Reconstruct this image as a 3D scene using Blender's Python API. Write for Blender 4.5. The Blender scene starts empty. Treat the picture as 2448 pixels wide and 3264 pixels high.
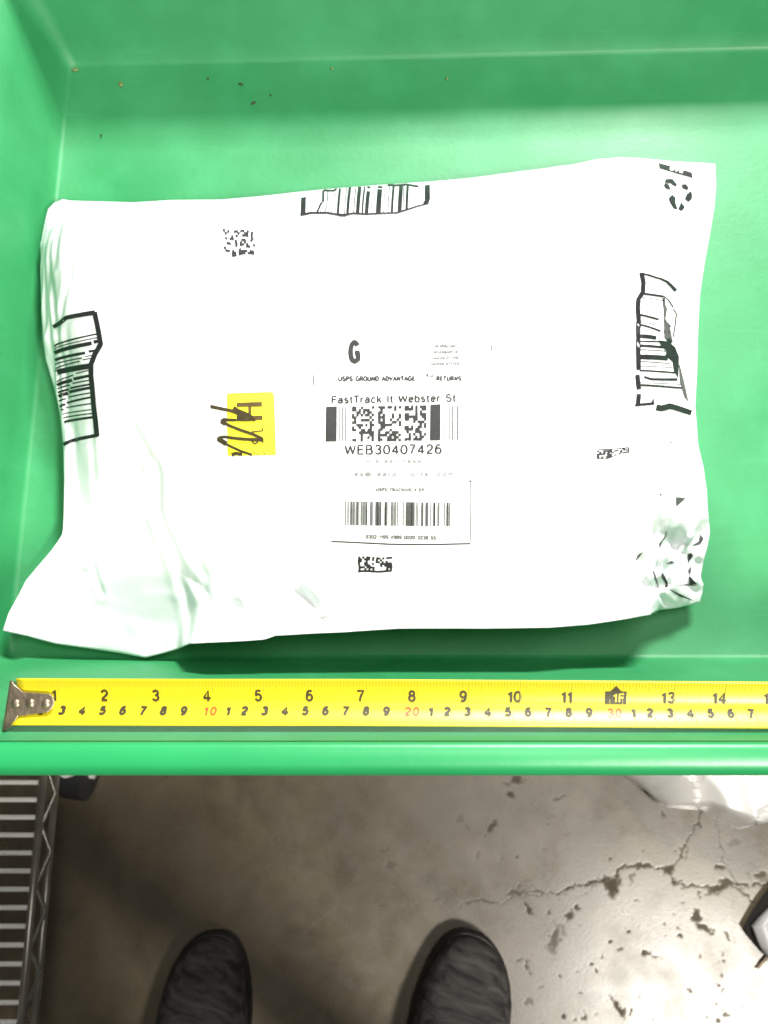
import bpy, bmesh, math, random
import numpy as np
from mathutils import Vector, Matrix, Euler
from mathutils.bvhtree import BVHTree

S = bpy.context.scene
C = S.collection
random.seed(7); rng = np.random.RandomState(11)

# ------------------------------------------------------------------ camera
H = 1.10                      # lens height above the concrete
TH = math.radians(13.5)       # tilt forward from straight down
F = 2640.0                    # focal length in photo pixels (2448 x 3264)
cam_d = bpy.data.cameras.new('camera'); cam = bpy.data.objects.new('camera', cam_d); C.objects.link(cam)
cam.location = (0, 0, H); cam.rotation_euler = (TH, 0, 0)
cam_d.sensor_fit = 'VERTICAL'; cam_d.sensor_height = 36; cam_d.lens = F/3264*36
cam_d.clip_start = 0.01; cam_d.clip_end = 60
cam_d.dof.use_dof = True; cam_d.dof.focus_distance = 0.47; cam_d.dof.aperture_fstop = 12
S.camera = cam
S.render.engine = 'CYCLES'
S.render.resolution_x = 768; S.render.resolution_y = 1024
S.view_settings.view_transform = 'Standard'; S.view_settings.look = 'None'
S.view_settings.exposure = 0; S.view_settings.gamma = 1

# ------------------------------------------------------------------ light: ceiling tubes of a warehouse, plus an added fill
w = bpy.data.worlds.new('World'); S.world = w; w.use_nodes = True
w.node_tree.nodes['Background'].inputs[0].default_value = (0.95, 1.0, 0.93, 1)
w.node_tree.nodes['Background'].inputs[1].default_value = 0.06
def area(name, loc, target, sx, sy, power, col=(1, 1, 1)):
    l = bpy.data.lights.new(name, 'AREA'); l.shape = 'RECTANGLE'; l.size = sx; l.size_y = sy
    l.energy = power; l.color = col
    o = bpy.data.objects.new(name, l); C.objects.link(o); o.location = loc
    o.rotation_euler = (Vector(target)-Vector(loc)).to_track_quat('-Z', 'Y').to_euler()
    return o
area('ceiling_tube_light', (1.05, 2.95, 3.0), (0, .27, .6), 1.0, .06, 175, (1, 1, .97))
area('ceiling_tube_light', (1.05, 3.35, 3.0), (0, .27, .6), 1.0, .06, 175, (1, 1, .97))
area('ceiling_panel_light', (1.42, -1.42, 3.0), (.2, .0, .4), .6, .32, 150, (1, .955, .87))
area('overhead_fill_light', (0.45, .35, 3.2), (.1, .2, .6), 1.2, .6, 34, (1, .98, .93))  # added overhead fill, balances the tray floor against the back wall

# ------------------------------------------------------------------ helpers
ct, st = math.cos(TH), math.sin(TH)
def ray(u, v):
    a = (u-1224)/F; b = (1632-v)/F
    return Vector((a, b*ct+st, b*st-ct))
def at(u, v, z):                     # photo pixel -> the world point at height z
    d = ray(u, v); k = (z-H)/d.z
    return Vector((d.x*k, d.y*k, z))

def link(o, parent=None):
    C.objects.link(o)
    if parent is not None: o.parent = parent
    return o
def tag(o, label=None, cat=None, group=None, kind=None):
    if label: o['label'] = label
    if cat: o['category'] = cat
    if group: o['group'] = group
    if kind: o['kind'] = kind
    return o
def empty(name, loc=(0, 0, 0), parent=None):
    o = bpy.data.objects.new(name, None); o.empty_display_size = .02
    link(o, parent); o.location = loc
    return o
def mesh(name, verts, faces, m, parent=None, smooth=True):
    me = bpy.data.meshes.new(name)
    me.from_pydata([tuple(x) for x in verts], [], faces); me.update()
    if smooth: me.polygons.foreach_set('use_smooth', [True]*len(me.polygons))
    if m: me.materials.append(m)
    o = bpy.data.objects.new(name, me); link(o, parent)
    if parent is not None:
        p = Vector((0, 0, 0)); q = parent
        while q is not None: p += q.location; q = q.parent
        for v_ in me.vertices: v_.co -= p
    return o
class MB:
    def __init__(s): s.v = []; s.f = []
    def add(s, vs, fs):
        n = len(s.v); s.v += [tuple(x) for x in vs]; s.f += [tuple(i+n for i in f) for f in fs]
    def box(s, a, b):
        x0, y0, z0 = a; x1, y1, z1 = b
        s.add([(x0,y0,z0),(x1,y0,z0),(x1,y1,z0),(x0,y1,z0),(x0,y0,z1),(x1,y0,z1),(x1,y1,z1),(x0,y1,z1)],
              [(0,3,2,1),(4,5,6,7),(0,1,5,4),(1,2,6,5),(2,3,7,6),(3,0,4,7)])
    def tube(s, pts, r, n=10):
        pts = [Vector(p) for p in pts]; rings = []
        for i, p in enumerate(pts):
            t = (pts[min(i+1, len(pts)-1)]-pts[max(i-1, 0)]).normalized()
            up = Vector((0, 0, 1)) if abs(t.z) < .9 else Vector((1, 0, 0))
            a = t.cross(up).normalized(); b = t.cross(a)
            rings.append([p+(a*math.cos(k*2*math.pi/n)+b*math.sin(k*2*math.pi/n))*r for k in range(n)])
        vs = [q for R in rings for q in R]; fs = []
        for i in range(len(rings)-1):
            for k in range(n):
                fs.append((i*n+k, i*n+(k+1) % n, (i+1)*n+(k+1) % n, (i+1)*n+k))
        fs.append(tuple(range(n))[::-1]); fs.append(tuple((len(rings)-1)*n+k for k in range(n)))
        s.add(vs, fs)
    def build(s, name, m, parent=None, smooth=True): return mesh(name, s.v, s.f, m, parent, smooth)
def loft(loops, cap0=False, cap1=False):
    n = len(loops[0]); vs = [p for L in loops for p in L]; fs = []
    for i in range(len(loops)-1):
        for k in range(n):
            fs.append((i*n+k, i*n+(k+1) % n, (i+1)*n+(k+1) % n, (i+1)*n+k))
    if cap0: fs.append(tuple(range(n))[::-1])
    if cap1: fs.append(tuple((len(loops)-1)*n+k for k in range(n)))
    return vs, fs
def sharp(o, ang=35):
    me = o.data
    bm = bmesh.new(); bm.from_mesh(me)
    for e in bm.edges:
        if len(e.link_faces) == 2 and e.calc_face_angle(0) > math.radians(ang): e.smooth = False
    bm.to_mesh(me); bm.free(); return o

def mat(name, col, rough=.5, metal=0, spec=.5, var=0, vscale=20, bump=0, bscale=80, coat=0, col2=None, rvar=0):
    m = bpy.data.materials.new(name); m.use_nodes = True; nt = m.node_tree; N = nt.nodes; L = nt.links
    p = N['Principled BSDF']; p.inputs['Base Color'].default_value = (*col, 1)
    p.inputs['Roughness'].default_value = rough; p.inputs['Metallic'].default_value = metal
    p.inputs['Specular IOR Level'].default_value = spec; p.inputs['Coat Weight'].default_value = coat
    tc = N.new('ShaderNodeTexCoord')
    if var or col2:
        n = N.new('ShaderNodeTexNoise'); n.inputs['Scale'].default_value = vscale; n.inputs['Detail'].default_value = 6
        L.new(tc.outputs['Object'], n.inputs['Vector'])
        r = N.new('ShaderNodeMapRange'); r.inputs[1].default_value = .3; r.inputs[2].default_value = .7
        L.new(n.outputs['Fac'], r.inputs[0])
        mx = N.new('ShaderNodeMix'); mx.data_type = 'RGBA'
        mx.inputs[6].default_value = (*[c*(1-var) for c in col], 1)
        mx.inputs[7].default_value = (*(col2 or [min(1, c*(1+var)) for c in col]), 1)
        L.new(r.outputs[0], mx.inputs[0]); L.new(mx.outputs[2], p.inputs['Base Color'])
        if rvar:
            rr = N.new('ShaderNodeMapRange'); rr.inputs[1].default_value = .3; rr.inputs[2].default_value = .7
            rr.inputs[3].default_value = rough-rvar; rr.inputs[4].default_value = rough+rvar
            L.new(n.outputs['Fac'], rr.inputs[0]); L.new(rr.outputs[0], p.inputs['Roughness'])
    if bump:
        n2 = N.new('ShaderNodeTexNoise'); n2.inputs['Scale'].default_value = bscale; n2.inputs['Detail'].default_value = 5
        L.new(tc.outputs['Object'], n2.inputs['Vector'])
        b = N.new('ShaderNodeBump'); b.inputs['Strength'].default_value = bump; b.inputs['Distance'].default_value = .002
        L.new(n2.outputs['Fac'], b.inputs['Height']); L.new(b.outputs[0], p.inputs['Normal'])
    return m

M = {}
M['green'] = mat('green_plastic', (.020, .205, .066), .50, spec=.42, col2=(.034, .238, .086), vscale=9, bump=.07, bscale=260, rvar=.06)
def scuffed(m):
    N = m.node_tree.nodes; L = m.node_tree.links; p = N['Principled BSDF']; tc = N['Texture Coordinate']
    src = p.inputs['Base Color'].links[0].from_socket
    def nz(sc, mp_, a, b, c, d, det=6):
        q = N.new('ShaderNodeMapping'); q.inputs['Scale'].default_value = mp_; q.inputs['Rotation'].default_value = (0, 0, sc*.07); L.new(tc.outputs['Object'], q.inputs[0])
        n = N.new('ShaderNodeTexNoise'); n.inputs['Scale'].default_value = sc; n.inputs['Detail'].default_value = det; L.new(q.outputs[0], n.inputs['Vector'])
        r = N.new('ShaderNodeMapRange')
        for i, v in enumerate((a, b, c, d)): r.inputs[i+1].default_value = v
        L.new(n.outputs['Fac'], r.inputs[0]); return r.outputs[0]
    for f_, col in ((nz(26, (1, 1, 1), .45, .72, 0, .3), (.055, .33, .145)), (nz(60, (.25, 5, 1), .62, .85, 0, .2), (.085, .36, .18)), (nz(55, (6, .3, 1), .66, .90, 0, .15), (.085, .36, .18)), (nz(11, (1, 1, 1), .50, .78, 0, .3), (.022, .17, .06)), (nz(300, (1, 1, 1), .66, .78, 0, .35, 3), (.03, .12, .05))):
        x = N.new('ShaderNodeMix'); x.data_type = 'RGBA'; L.new(f_, x.inputs[0]); L.new(src, x.inputs[6]); x.inputs[7].default_value = (*col, 1); src = x.outputs[2]
    L.new(src, p.inputs['Base Color'])
scuffed(M['green'])
M['green_rim'] = mat('green_rim_plastic', (.016, .27, .085), .38, spec=.5, var=.06, vscale=12, bump=.08, bscale=90)
M['poly'] = mat('white_poly', (.80, .81, .82), .38, spec=.45, bump=.10, bscale=160)
M['paper'] = mat('label_paper', (.84, .84, .84), .55, spec=.3)
M['ink'] = mat('black_print', (.016, .016, .018), .5, spec=.3, var=.25, vscale=300)
M['ink_g'] = mat('thermal_print', (.034, .034, .034), .5, spec=.2, var=.12, vscale=300)
M['ink_m'] = mat('mid_grey_mark', (.085, .085, .085), .5, spec=.2, var=.15, vscale=400)
M['ink_l'] = mat('faded_print', (.15, .15, .15), .5, spec=.2, var=.2, vscale=500)
M['ink_p'] = mat('pale_print', (.22, .22, .22), .5, spec=.2, var=.1, vscale=500)
M['sticker'] = mat('yellow_sticker', (.86, .80, .045), .5, spec=.3)
M['marker'] = mat('marker_ink', (.055, .042, .02), .45, spec=.3, var=.3, vscale=150)
M['sticker_ink'] = mat('sticker_print', (.10, .07, .025), .5, spec=.3, var=.2, vscale=200)
M['tape'] = mat('tape_yellow', (.58, .48, .012), .36, spec=.45)
M['tape_ink'] = mat('tape_print', (.035, .028, .008), .5, spec=.4)
M['tape_mid'] = mat('tape_thin_print', (.45, .38, .03), .4, spec=.4)
M['tape_red'] = mat('tape_red_print', (.60, .07, .012), .4, spec=.4)
M['steel'] = mat('scuffed_steel', (.36, .29, .21), .36, metal=.9, var=.2, vscale=90, bump=.2, bscale=300)
M['chrome'] = mat('chrome_wire', (.90, .88, .84), .30, metal=.15)
M['railm'] = mat('dull_rail', (.26, .24, .21), .35, metal=.7, var=.2, vscale=40)
M['zig'] = mat('zigzag_steel', (.5, .48, .44), .22, metal=1)
M['matte'] = mat('matte_black', (.012, .011, .010), .95, spec=.05)
M['rubber'] = mat('black_rubber', (.015, .015, .017), .6, var=.2)
M['dark'] = mat('black_plastic', (.02, .02, .022), .45, var=.2)
M['debris'] = mat('dry_debris', (.035, .03, .012), .7, var=.4, vscale=400)
M['scuff'] = mat('brown_scuff', (.16, .20, .07), .6, var=.3, vscale=300)
M['scuff2'] = mat('tan_strap', (.16, .115, .07), .6, var=.2)
M['baggrey'] = mat('grey_white_plastic', (.26, .25, .245), .4, spec=.4, bump=.1, bscale=40)
M['bag'] = mat('white_bag_plastic', (.50, .485, .465), .25, spec=.6, bump=.1, bscale=40)
M['cartgrey'] = mat('grey_steel', (.25, .25, .26), .45, var=.1)
M['trouser'] = mat('dark_trousers', (.03, .03, .035), .85, var=.2, bump=.3, bscale=200)
M['skin'] = mat('skin', (.45, .28, .2), .5, var=.05)

# ------------------------------------------------------------------ concrete floor (one sheet, cracks and pits sunk into it)
def z7(x, y): return (1200+x/1.329, 2400+y/1.329)
def z6(x, y): return (400+x/1.2289, 2850+y/1.2289)
def fl(uv): p = at(uv[0], uv[1], 0); return np.array((p.x, p.y))
def vnoise(X, Y, s, seed):
    r = np.random.RandomState(seed); G = r.rand(64, 64)
    x = X*s+17.3; y = Y*s+9.1
    xi = np.floor(x).astype(int); yi = np.floor(y).astype(int); fx = x-xi; fy = y-yi
    fx = fx*fx*(3-2*fx); fy = fy*fy*(3-2*fy)
    g = lambda a, b: G[a % 64, b % 64]
    return (g(xi, yi)*(1-fx)+g(xi+1, yi)*fx)*(1-fy)+(g(xi, yi+1)*(1-fx)+g(xi+1, yi+1)*fx)*fy
def seg_dist(X, Y, pts):
    D = np.full(X.shape, 9.0)
    for (a, b) in zip(pts[:-1], pts[1:]):
        d = b-a; L2 = (d**2).sum()+1e-12
        t = np.clip(((X-a[0])*d[0]+(Y-a[1])*d[1])/L2, 0, 1)
        D = np.minimum(D, np.hypot(X-a[0]-t*d[0], Y-a[1]-t*d[1]))
    return D
xs = np.concatenate([np.linspace(-3.5, -.62, 12), np.linspace(-.6, .6, 900), np.linspace(.62, 3.5, 12)])
ys = np.concatenate([np.linspace(-3.5, -.44, 12), np.linspace(-.42, .02, 340), np.linspace(.04, 3.5, 14)])
X, Y = np.meshgrid(xs, ys)
WX = X+(vnoise(X, Y, 130, 1)-.5)*.006+(vnoise(X, Y, 420, 2)-.5)*.003
WY = Y+(vnoise(X, Y, 130, 3)-.5)*.006+(vnoise(X, Y, 420, 4)-.5)*.003
crack = [(0,645),(80,650),(170,650),(200,620),(260,620),(300,650),(340,655),(400,635),(450,630),(540,640),(590,600),(690,585),(720,598),
         (790,590),(840,560),(900,552),(960,545),(1010,520),(1020,485),(1060,488),(1130,472),(1180,485),(1240,490),(1255,545),(1310,565),
         (1400,570),(1440,575),(1500,550),(1560,555),(1659,560),(1760,575)]
wn = vnoise(X, Y, 60, 8)
pit = np.zeros_like(X)
def stroke(pts, w0, k):
    global pit
    d = seg_dist(WX, WY, [fl(p) for p in pts])
    w_ = w0*(.25+1.2*wn)*(.6+.8*vnoise(X, Y, 300, 55))
    pit = np.maximum(pit, k*.9*np.clip((w_*.85-d)/.0012+.5, 0, 1))
stroke([z7(*p) for p in crack[10:]], .0018, .85)
stroke([z7(*p) for p in crack[:11]], .0017, .6)
stroke([z6(*p) for p in [(560,230),(690,165),(760,100),(830,50),(980,45),(1130,45)]], .0014, .32)
stroke([z7(*p) for p in [(1240,490),(1280,450),(1310,380),(1330,345),(1365,310),(1378,240),(1380,180)]], .0016, .7)
stroke([z7(*p) for p in [(1255,480),(1300,440),(1322,400),(1318,370)]], .0008, .5)
stroke([z7(*p) for p in [(1440,285),(1470,450),(1540,560),(1610,640)]], .0007, .6)
stroke([z7(*p) for p in [(600,570),(660,560),(700,600),(620,610),(570,600)]], .0018, .6)
stroke([z7(*p) for p in [(300,650),(345,690),(350,720)]], .0012, .4)
stroke([z7(*p) for p in [(790,600),(860,605),(930,560)]], .0008, .5)
stroke([z7(*p) for p in [(1500,560),(1510,700),(1515,800)]], .0005, .3)
stroke([z7(*p) for p in [(1500,560),(1580,610),(1600,640)]], .0022, .8)
blobs = [(1000,560,34,42,0,.9),(965,545,22,14,0,.9),(600,590,50,16,-10,.6),(1240,495,24,20,0,.9),(1455,568,48,22,-20,.9),(1485,545,26,18,0,.8),
 (1125,472,20,8,5,.9),(1265,548,16,9,0,.9),(1455,480,22,10,0,.8),(1625,522,26,17,0,.8),(1355,690,22,30,0,.85),(1385,738,34,14,20,.85),
 (640,655,40,10,48,.8),(815,690,20,22,0,.7),(755,785,26,58,20,.55),(1030,1085,42,11,52,.8),(565,172,20,18,0,.75),(600,115,28,18,0,.75),
 (550,130,18,14,0,.5),(490,312,32,13,-45,.7),(460,350,10,12,0,.6),(420,450,10,20,20,.35),(1135,852,18,10,0,.8),(1170,860,30,4,15,.6),
 (990,795,8,9,0,.8),(1065,760,9,8,0,.9),(735,682,9,9,0,.8),(850,660,9,9,0,.8),(785,945,8,9,0,.9),(638,900,10,22,-10,.6),(523,455,6,9,0,.7),
 (588,438,8,8,0,.6),(730,302,14,7,-30,.6),(982,445,6,12,10,.9),(1288,778,13,7,0,.8),(1325,1002,16,7,25,.7),(1450,985,14,6,-10,.7),
 (790,1112,9,9,0,.8),(838,1130,9,9,0,.7),(880,1117,14,12,0,.6),(30,415,30,14,0,.5),(60,470,24,20,0,.5),(1520,380,36,16,-20,.25),
 (910,895,6,8,0,.8),(935,920,6,7,0,.8),(870,1020,14,6,20,.5),(1480,775,18,6,30,.6),(1080,525,10,24,30,.4),(700,1000,16,10,0,.3),(350,280,14,20,0,.35),(385,315,10,8,0,.5),(780,188,30,8,-10,.4)]
for (bx, by, rx, ry, rot, k) in blobs:
    c = fl(z7(bx, by)); s_ = 1/1.329/2560.0
    a = math.radians(rot); dx = WX-c[0]; dy = -(WY-c[1])
    ex = (dx*math.cos(a)+dy*math.sin(a))/(rx*s_*1.05); ey = (-dx*math.sin(a)+dy*math.cos(a))/(ry*s_*1.05)
    r_ = np.hypot(ex, ey)*(.65+.7*vnoise(X, Y, 260, 21))
    pit = np.maximum(pit, k*np.clip((1-r_)*1.8+.15, 0, 1))
for i in range(620):
    cx = rng.uniform(-.45, .6); cy = rng.uniform(-.42, -.03)
    if rng.rand() > .14+.75*max(0, (cx-.0)/.5)*(1 if cy < -.16 else .35): continue
    r0 = abs(rng.normal(0, .0013))+.0006
    d = np.hypot(WX-cx, (WY-cy)*rng.uniform(.6, 1.6))
    pit = np.maximum(pit, rng.uniform(.2, .6)*np.clip((r0-d)/.0008+.5, 0, 1))
Z = -pit*.00018+(vnoise(X, Y, 12, 31)-.5)*.0006
nx, ny = len(xs), len(ys)
me = bpy.data.meshes.new('floor')
co = np.stack([X, Y, Z], -1).reshape(-1, 3)
idx = np.arange(nx*ny).reshape(ny, nx)
fc = np.stack([idx[:-1, :-1], idx[:-1, 1:], idx[1:, 1:], idx[1:, :-1]], -1).reshape(-1, 4)
me.from_pydata(co.tolist(), [], fc.tolist()); me.update()
me.polygons.foreach_set('use_smooth', [True]*len(me.polygons))
at_ = me.attributes.new('pit', 'FLOAT', 'POINT'); at_.data.foreach_set('value', pit.reshape(-1).astype(np.float32))
m = bpy.data.materials.new('worn_concrete'); m.use_nodes = True; N = m.node_tree.nodes; L = m.node_tree.links
p = N['Principled BSDF']; tc = N.new('ShaderNodeTexCoord')
def noise(sc, det=8, ro=.6, dist=0):
    n = N.new('ShaderNodeTexNoise'); n.inputs['Scale'].default_value = sc; n.inputs['Detail'].default_value = det
    n.inputs['Roughness'].default_value = ro; n.inputs['Distortion'].default_value = dist
    L.new(tc.outputs['Object'], n.inputs['Vector']); return n.outputs['Fac']
def rng_(src, a, b, c=0, d=1):
    r = N.new('ShaderNodeMapRange'); L.new(src, r.inputs[0])
    for i, q in enumerate((a, b, c, d)): r.inputs[i+1].default_value = q
    return r.outputs[0]
def mixc(f, a, b, bt='MIX'):
    x = N.new('ShaderNodeMix'); x.data_type = 'RGBA'; x.blend_type = bt
    if isinstance(f, float): x.inputs[0].default_value = f
    else: L.new(f, x.inputs[0])
    for i, q in ((6, a), (7, b)):
        if isinstance(q, tuple): x.inputs[i].default_value = (*q, 1)
        else: L.new(q, x.inputs[i])
    return x.outputs[2]
c1 = mixc(rng_(noise(7, 8, .65, .4), .35, .68), (.050, .036, .019), (.096, .076, .047))
c2 = mixc(rng_(noise(38, 9, .7), .5, .75, 0, .6), c1, (.052, .043, .028))
c2 = mixc(rng_(noise(14, 5, .6, 1.2), .42, .60, 0, .45), c2, (.105, .080, .050))
c3 = mixc(rng_(noise(420, 4, .7), .35, .75, 0, .35), c2, (.15, .13, .095))
av = N.new('ShaderNodeAttribute'); av.attribute_name = 'pit'
c4 = mixc(av.outputs['Fac'], c3, (.050, .040, .027))
L.new(c4, p.inputs['Base Color'])
ra = N.new('ShaderNodeMath'); ra.operation = 'MULTIPLY_ADD'; ra.inputs[1].default_value = .45
L.new(av.outputs['Fac'], ra.inputs[0]); L.new(rng_(noise(22, 6), .3, .7, .25, .38), ra.inputs[2]); L.new(ra.outputs[0], p.inputs['Roughness'])
inv = N.new('ShaderNodeMath'); inv.operation = 'MULTIPLY_ADD'; inv.inputs[1].default_value = -.5; inv.inputs[2].default_value = .62
L.new(av.outputs['Fac'], inv.inputs[0]); L.new(inv.outputs[0], p.inputs['Specular IOR Level'])
b = N.new('ShaderNodeBump'); b.inputs['Strength'].default_value = .12; b.inputs['Distance'].default_value = .0008
L.new(noise(240, 6, .7), b.inputs['Height']); L.new(b.outputs[0], p.inputs['Normal'])
me.materials.append(m)
floor = link(bpy.data.objects.new('floor', me)); tag(floor, kind='structure')

# ------------------------------------------------------------------ green tote
ZF = H-.57; ZR = H-.405; HR = ZR-ZF
FX0, FX1, FY0, FY1 = -.256, .42, .0345, .511
def rect(x0, x1, y0, y1, r, z, n=6):
    P = []
    for (cx, cy, a0) in ((x1-r, y1-r, 0), (x0+r, y1-r, 90), (x0+r, y0+r, 180), (x1-r, y0+r, 270)):
        for k in range(n+1):
            a = math.radians(a0+90*k/n); P.append((cx+r*math.cos(a), cy+r*math.sin(a), z))
    return P
def skew(P):
    """the tote is a little out of square, and its unseen back rim is lowered to set the shadows"""
    R_ = []
    for x, y, z in P:
        k = min(1, max(0, (y-FY0)/(FY1-FY0))); zz_ = z if z < ZF+.0005 else ZF+(z-ZF)*(1-.32*k)
        R_.append((x, y+(x-FX0)*.027*k, zz_))
    return R_
def wall(h, o=0, r=.008, stepw=.004):
    """loop of the inner wall at height h above the tray floor, pushed outward by o"""
    e = stepw*min(1, max(0, (h-.098)/.004))
    return rect(FX0-.25*h-o-e*1.2, FX1+.25*h+o+e, FY0-.30*h-o, FY1+.30*h+o+e, r+.1*h+o*.6, ZF+h)
tote = empty('plastic_tote', (.08, .27, ZF-.006))
tag(tote, 'big green plastic tote tray with sloping sides holding the white parcel', 'tote')
L_ = [rect(FX0+.03, FX1-.03, FY0+.03, FY1-.03, .008, ZF),
      rect(FX0+.003, FX1-.003, FY0+.003, FY1-.003, .008, ZF), rect(FX0+.0008, FX1-.0008, FY0+.0008, FY1-.0008, .008, ZF+.0008), wall(.003)]
L_ += [wall(h) for h in (.02, .04, .07, .098, .100, .102, .106, .12, .145)]
L_ += [wall(HR-.004)]
L_ += [wall(HR-.006, .004), wall(.14, .004), wall(.106, .004), wall(.09, .004), wall(.0, .004), rect(FX0-.001, FX1+.001, FY0-.001, FY1+.001, .008, ZF-.006)]
vs, fs = loft([skew(q) for q in L_], True, True)
o = mesh('tray_body', vs, [f[::-1] for f in fs], M['green'], tote); sharp(o, 50)
ri = [(HR-.004, .0005), (HR-.0015, .0006), (HR, .0022), (HR+.0006, .005), (HR+.0002, .0105), (HR-.0012, .0138), (HR-.004, .0158), (HR-.010, .0162), (HR-.016, .0160),
      (HR-.016, .0135), (HR-.008, .0125), (HR-.006, .006), (HR-.006, .0042)]
def rimloop(h, o_):
    q = HR-.004; r = .008+.1*q
    return rect(FX0-.25*q-.005-o_, FX1+.25*q+.004+o_, FY0-.30*q-o_, FY1+.30*q+.004+o_, r+o_*.6, ZF+h)
vs, fs = loft([skew(rimloop(*q)) for q in ri])
o = mesh('rim', vs, [f[::-1] for f in fs], M['green_rim'], tote)

# loose dirt lying in the tote
def debris(u, v, ln, wd, rot, label, mat_='debris'):
    p0 = at(u, v, ZF+.0012)
    bm = bmesh.new(); bmesh.ops.create_icosphere(bm, subdivisions=2, radius=1)
    for q in bm.verts:
        q.co = Vector((q.co.x*ln*(1+.15*random.uniform(-1, 1)), q.co.y*wd*(1+.3*random.uniform(-1, 1)), q.co.z*.0009))
        q.co.rotate(Euler((0, 0, math.radians(rot))))
    me = bpy.data.meshes.new('debris_flake'); bm.to_mesh(me); bm.free(); me.materials.append(M[mat_])
    o = bpy.data.objects.new('debris_flake', me); link(o); o.location = p0
    tag(o, label, 'debris', 'bits of dirt in the tote'); return o
debris(768, 268, .0020, .0008, -20, 'small dark flake of dirt, upper of the two flakes near the back wall')
debris(808, 328, .0022, .0009, 35, 'dark flake of dirt, lower and larger of two near the back wall')
debris(322, 432, .0013, .0005, 80, 'tiny dark fleck on the shaded tote floor above the parcel left corner')
debris(663, 250, .0008, .0005, 0, 'pin-sized dark speck left of the two dark flakes')
debris(863, 303, .0007, .0005, 0, 'pin-sized speck just right of the two dark flakes')
debris(1058, 218, .0012, .0010, 0, 'brown crumb close to the foot of the back wall', 'scuff')
debris(1425, 250, .0012, .0009, 0, 'pale brown crumb right of middle near the back wall', 'scuff')
debris(240, 222, .0030, .0012, 10, 'brown smear of grit in the back left tote corner', 'scuff')
debris(385, 268, .0018, .0025, 15, 'rusty brown scuff of grit right of the back left corner', 'scuff')

# ------------------------------------------------------------------ cart carrying the tote
cart = empty('utility_cart', (.08, .27, 0)); tag(cart, 'grey steel cart standing under the green tote', 'cart')
b = MB(); b.box((-.20, .07, ZF-.030), (.38, .48, ZF-.008)); b.build('shelf', M['cartgrey'], cart, False)
for (x, y) in ((-.17, .10), (.35, .10), (-.17, .45), (.35, .45)):
    b = MB(); b.tube([(x, y, .08), (x, y, ZF-.031)], .012); b.build('leg', M['cartgrey'], cart)
    b = MB(); b.tube([(x-.012, y, .04), (x+.012, y, .04)], .04, 24); o = b.build('wheel', M['rubber'], cart); sharp(o)

# ------------------------------------------------------------------ parcel
def pl(pts, z): return [at(u, v, ZF+h) for (u, v, h) in [(q[0], q[1], q[2] if len(q) > 2 else z) for q in pts]]
d2 = 2448/1659.0
def D(pts): return [(q[0]*d2, q[1]*d2)+tuple(q[2:]) for q in pts]
north = D([(103,452,.020),(118,438,.022),(135,433,.018),(215,435,.015),(290,437,.014),(370,432,.014),(480,431,.014),(560,424,.015),(640,415,.016),(700,409,.018),(800,401,.018),(930,392,.016),
           (1010,385,.014),(1130,370,.013),(1225,358,.012),(1285,345,.012),(1335,340,.012),(1380,341,.012),(1450,348,.010),(1520,352,.008),(1545,354,.008)])
east = D([(1545,354,.008),(1547,400,.010),(1543,450,.012),(1535,500,.014),(1522,570,.018),(1512,640,.020),(1508,720,.022),(1506,800,.024),(1502,880,.024),(1505,915,.022),(1508,960,.020),
          (1520,1010,.018),(1527,1060,.018),(1530,1110,.018),(1534,1150,.016),(1526,1190,.016),(1518,1225,.015),(1513,1250,.015),(1520,1262,.014),(1518,1280,.013),(1513,1301,.012)])
south = D([(6,1363,.022),(60,1375,.012),(120,1391,.010),(200,1402,.009),(260,1411,.008),(314,1421,.008),(350,1412,.010),(385,1402,.014),(410,1391,.048),(460,1388,.056),(525,1385,.056),(570,1382,.056),
           (590,1374,.056),(650,1370,.056),(740,1366,.056),(860,1358,.056),(960,1358,.056),(1080,1358,.056),(1190,1356,.056),(1270,1350,.048),(1350,1338,.048),(1405,1328,.048),(1425,1318,.018),(1470,1312,.015),(1513,1301,.012)])
west = D([(103,452,.020),(97,475,.019),(92,500,.019),(87,530,.019),(89,600,.020),(90,660,.020),(94,740,.020),(98,775,.019),(108,810,.019),(120,850,.020),(130,900,.020),(136,960,.020),(138,1040,.020),
          (137,1110,.020),(135,1155,.020),(110,1190,.016),(80,1225,.013),(55,1255,.013),(40,1285,.014),(18,1325,.018),(6,1363,.022)])
def resample(P, n):
    P = np.array([tuple(p) for p in P]); s = np.concatenate([[0], np.cumsum(np.hypot(*np.diff(P[:, :2], axis=0).T))]); s /= s[-1]
    t = np.linspace(0, 1, n); return np.stack([np.interp(t, s, P[:, k]) for k in range(3)], -1)
NU, NV = 330, 230
bn, be, bs, bw = [resample(pl(q, .02), n) for q, n in ((north, NU), (east, NV), (south, NU), (west, NV))]
t = np.linspace(0, 1, NU)[None, :, None]; s = np.linspace(0, 1, NV)[:, None, None]
G = (1-s)*bn[None]+s*bs[None]+(1-t)*bw[:, None]+t*be[:, None]-((1-s)*(1-t)*bn[0]+(1-s)*t*bn[-1]+s*(1-t)*bs[0]+s*t*bs[-1])
PX, PY, PZ = G[..., 0], G[..., 1], G[..., 2].copy()
dn, de, ds, dw = [seg_dist(PX, PY, [q[i, :2] for i in range(0, len(q), 6)]+[q[-1, :2]]) for q in (bn, be, bs, bw)]
def ramp(d, Lr, pw=.85): q = np.clip(d/Lr, 0, 1); return np.sin(q*np.pi/2)**pw
T = .048
bul = ramp(dn, .075, .95)*ramp(de, .085, .95)*ramp(ds, .13, 1)*ramp(dw, .040, .72)
def px2(u, v, h=.02): p = at(u*d2, v*d2, ZF+h); return np.array((p.x, p.y))
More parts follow.
